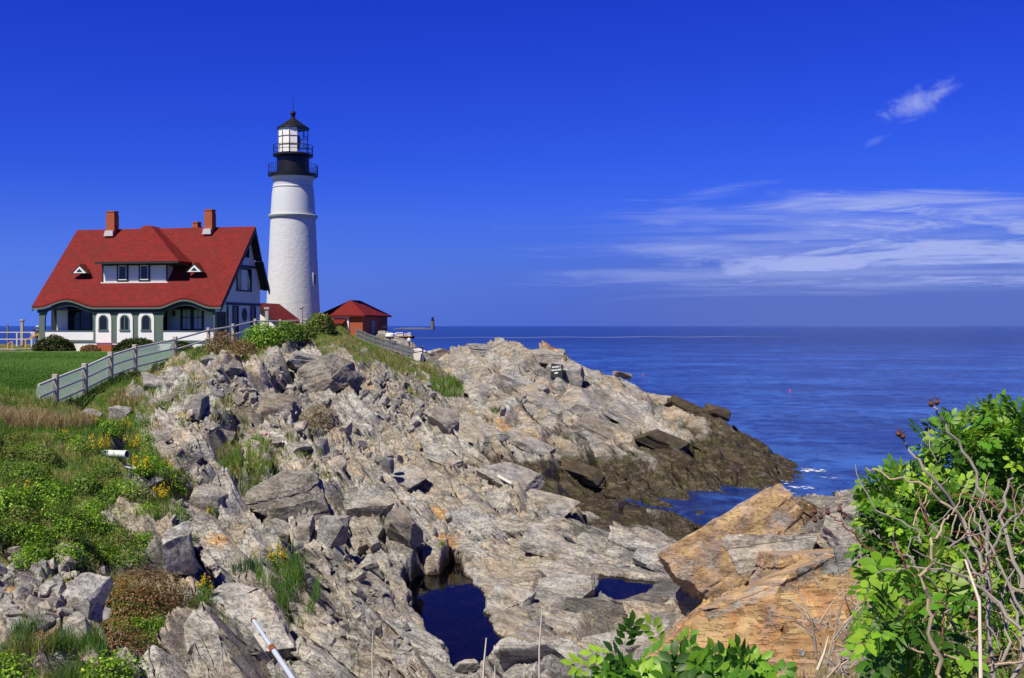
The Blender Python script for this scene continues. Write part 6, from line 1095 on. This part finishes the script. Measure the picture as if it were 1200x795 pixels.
MB().tube([(.5, 0, 4.4), (.5, 0, 8.0)], .12, 6).build('mast', M_BLACK, BT); MB().tube([(5.8, 0, 4.3), (5.8, 0, 6.8)], .1, 6).build('mast', M_BLACK, BT)
bw = thing('motor_cruiser', 'small white boat just right of the brick building, behind the sea wall', 'boat', ((459 - 600) / F * 800, 800, 0)); hull(-.3, 2.2, 1.6, 2.1, 6.0, 6.8).build('hull', M_WHITE, bw); c_ = MB().box(-4.4, 3.6, -1.5, 1.5, 2.202, 4.4).build('cabin', M_WHITE, bw, bevel=.3); MB().box(-3.8, 3.0, -1.56, -1.5, 3.1, 3.8).build('window', M_GLASS, c_)
M_BUOY = simple('red_buoy', (.75, .05, .06), .4)
for px, py, lab in ((754, 440, 'red float on the sea behind the headland skyline slab'), (926, 459, 'red float on the open sea above the point')):
    d = CZ * F / (py - HOR); by = thing('buoy', lab, 'buoy', ((px - 600) / F * d, d, 0), 0, 'red floats on the sea'); MB().lathe([(.02, -.1), (.12, -.05), (.145, .06), (.10, .18), (.03, .24)], 12).build('float', M_BUOY, by, True); MB().tube([(0, 0, .24), (0, 0, .33)], .015, 5).build('stick', M_WHITE, by)
M_FOAM = bpy.data.materials.new('foam'); M_FOAM.use_nodes = True; t = NT(M_FOAM.node_tree); b = t.n['Principled BSDF']; b.inputs['Base Color'].default_value = (.75, .78, .82, 1); b.inputs['Roughness'].default_value = .9; tr = t.new('ShaderNodeBsdfTransparent'); mx = t.new('ShaderNodeMixShader'); pos = t.new('ShaderNodeNewGeometry').outputs['Position']
t.put(mx.inputs[0], t.step(t.math('ADD', t.math('MULTIPLY', t.noise(pos, 1.6, 5, .7), .7), t.math('MULTIPLY', t.noise(pos, .35, 3), .5)), .64, .70)); t.l.new(tr.outputs[0], mx.inputs[1]); t.l.new(b.outputs[0], mx.inputs[2]); t.l.new(mx.outputs[0], t.n['Material Output'].inputs[0])
mb = MB()
for px, py, rx, ry in ((955, 553, .8, 2), (928, 566, .9, 2), (915, 578, 1.1, 1.6), (938, 572, .7, 1.5), (900, 586, .8, 1.2), (970, 560, .5, 1.4)):
    d = CZ * F / (py - HOR); x = (px - 600) / F * d; n = 14; mb.add([(x + rx * math.cos(6.283 * k / n) * (1 + .3 * math.sin(3 * k)), d + ry * math.sin(6.283 * k / n), .06) for k in range(n)], [tuple(range(n))])
fo = mb.build('surf_foam', M_FOAM, None, kind='stuff')
M_WAKE = M_FOAM.copy(); M_WAKE.name = 'wake_foam'; nt = NT(M_WAKE.node_tree); mx = nt.n['Mix Shader']; mx.inputs[0].default_value = .22
for l_ in list(mx.inputs[0].links): nt.l.remove(l_)
me = bpy.data.meshes.new('wake'); co = []; n = 40
for i in range(n): px = 480 + 440 * i / (n - 1); d = CZ * F / (14.2 - 1.6 * i / n + .35 * math.sin(i * .7)); wd = 14 * math.sin(math.pi * (i + .5) / n) ** .5 + 2; x = (px - 600) / F * d; co += [(x, d - wd, .12), (x, d + wd, .12)]
me.from_pydata(co, [], [(2*i, 2*i+2, 2*i+3, 2*i+1) for i in range(n - 1)]); link('wake', me, M_WAKE, kind='stuff')
# far ledge and its granite tower
D_ = 3300.0; X_ = (507 - 600) / F * D_; fl = thing('ledge_lighthouse', 'distant dark stone lighthouse standing on a low ledge at the horizon', 'lighthouse', (X_, D_, 1.5)); s_ = D_ / F; zt = CZ + (HOR - 371) * s_ - 1.5
M_FAR = simple('far_granite', (.10, .10, .105), .9, .1, .1)
MB().lathe([(4.2 * s_ / 1.6, -1), (3.0 * s_ / 1.6, zt * .66), (2.9 * s_ / 1.6, zt * .67)], 20).build('tower', M_FAR, fl, True); MB().lathe([(3.6 * s_ / 1.6, zt * .672), (3.6 * s_ / 1.6, zt * .70), (2.2 * s_ / 1.6, zt * .702), (2.2 * s_ / 1.6, zt * .88), (2.5 * s_ / 1.6, zt * .882), (.3, zt)], 16).build('lantern', M_BLACK, fl, True)
co, fc = ico(4); co = co.copy(); co = co * (1 + .25 * n3(co, 2, 4)[:, None]); me = bpy.data.meshes.new('ledge'); np_mesh(me, co * np.array([26 * s_, 60, 5.0]) , fc); lg = link('ledge', me, M_FAR, kind='structure'); lg.location = (X_ - 22 * s_, D_ + 10, -.4)
# ------------------------------------------------------------------ painted inscription on the headland rock
bpy.context.view_layer.update(); ry_ = Vector(P(652, 434.5, 50)) - Vector((0, 0, CZ)); hs_ = [sc.ray_cast(bpy.context.evaluated_depsgraph_get(), Vector((0, 0, CZ)), (Vector(P(652 + a_, 434.5 + b_, 50)) - Vector((0, 0, CZ))).normalized()) for a_ in (-5, 0, 5) for b_ in (-6, 0, 6)]
pp = Vector(P(652, 434.5, min([h_[1].y for h_ in hs_ if h_[0]]) - .42)); IN = thing('painted_inscription', 'black painted panel with white lettering on the headland rock', 'inscription', pp, R(-8)); ww, hh2 = 13.5 / F * 86, 15.5 / F * 86
MB().add([(-ww/2, 0, -hh2/2), (ww/2, 0, -hh2/2 - .12), (ww/2 - .03, .22, hh2/2 - .1), (-ww/2 + .04, .22, hh2/2), (-ww/2, .7, -hh2/2), (ww/2, .7, -hh2/2 - .12), (ww/2, .7, hh2/2 - .1), (-ww/2, .7, hh2/2)], [(0, 1, 2, 3), (7, 6, 5, 4), (0, 4, 5, 1), (1, 5, 6, 2), (2, 6, 7, 3), (3, 7, 4, 0)]).build('panel', simple('black_paint', (.012, .013, .016), .5), IN)
for k, (txt, zz) in enumerate((('ANNIE C', .27), ('MAGUIRE', .04), ('1886', -.19))):
    cv_ = bpy.data.curves.new('lettering', 'FONT'); cv_.body = txt; cv_.size = .175; cv_.extrude = .008; cv_.align_x = 'CENTER'; cv_.offset = .006; tmp_ = bpy.data.objects.new('tmp', cv_); lm_ = bpy.data.meshes.new_from_object(tmp_); bpy.data.objects.remove(tmp_); lo = bpy.data.objects.new('lettering', lm_); COL.objects.link(lo); lm_.materials.clear(); lm_.materials.append(M_WHITE); lo.parent = IN; lo.rotation_euler = (R(90 - 12.5), R(6.5) * -1, 0); lo.location = (0, .11 + (zz) * .22 - .035, zz - .05)
# ------------------------------------------------------------------ pipes, pole, driftwood
M_PVC = simple('pale_plastic_pipe', (.66, .72, .70), .4, .05); M_DARKIN = simple('pipe_inside', (.03, .04, .04), .8)
def pipe(pa, pb, r0, label):
    A0, B0 = Vector(pa), Vector(pb); o = thing('drain_pipe', label, 'pipe', A0, 0, 'pale pipe ends on the bank'); dv_ = (B0 - A0); n = 20; mb = MB(); q = dv_.to_track_quat('Z', 'Y').to_matrix().to_4x4(); L = dv_.length
    prof = [(r0, 0), (r0, L - .06), (r0 * 1.12, L - .055), (r0 * 1.12, L), (r0 * .88, L), (r0 * .88, L - .3), (.001, L - .3)]; tmp = MB().lathe([(.001, 0)] + prof, n); mb.add(tmp.v, tmp.f, q); mb.build('tube', M_PVC, o, True); tmp = MB().lathe([(r0 * .87, L - .02), (r0 * .87, L - .29), (.001, L - .285)], n); mb = MB(); mb.add(tmp.v, tmp.f, q); mb.build('inside', M_DARKIN, o, True)
pd = hit(135, 536).y; pipe(P(121, 531.5, pd + .1), P(149, 532.5, pd - .18), 4.2 / F * pd, 'pale plastic pipe lying on the bank among the yellow flowers'); pd = hit(154, 550).y; pipe(P(146, 546.5, pd), P(160, 549, pd - .1), 2.3 / F * pd, 'shorter pale pipe end below the larger pipe')
e0 = Vector(P(297, 727, 22.3)); gq = SLAB.location; e0 = Vector(P(297, 727, gq.y - .55)); e1 = Vector(P(356, 815, gq.y - 4.2)); po = thing('metal_pole', 'blue-white metal pole with rusty coupling leaning on the rust-stained slab', 'pole', e0); M_POLE = simple('blue_white_paint', (.45, .52, .68), .4, .08)
mid_ = (e1 - e0) * .42; MB().tube([(0, 0, 0), tuple(mid_)], .042, 10).build('upper_tube', M_POLE, po, True); MB().tube([tuple(mid_ * .94), tuple(mid_ * 1.08)], .062, 10).build('coupling', simple('rust', (.20, .06, .025), .9, .3), po, True); MB().tube([tuple(mid_ * 1.02), tuple(e1 - e0)], .05, 10).build('lower_tube', M_POLE, po, True); MB().lathe([(.045, -.05), (.06, -.02), (.06, .03), (.03, .05)], 10).build('cap', bpy.data.materials['rust'], po, True)
a, b_ = hit(566, 556), hit(600, 573); dw = MB().tube([a + Vector((0, 0, .25)), (a + b_) / 2 + Vector((0, -.2, .3)), b_ + Vector((0, 0, .22))], [.07, .075, .06], 8).build('driftwood_pole', simple('bleached_wood', (.62, .60, .56), .8, .1), None, True); tag(dw, 'bleached straight driftwood pole lying across the middle ledges', 'driftwood')
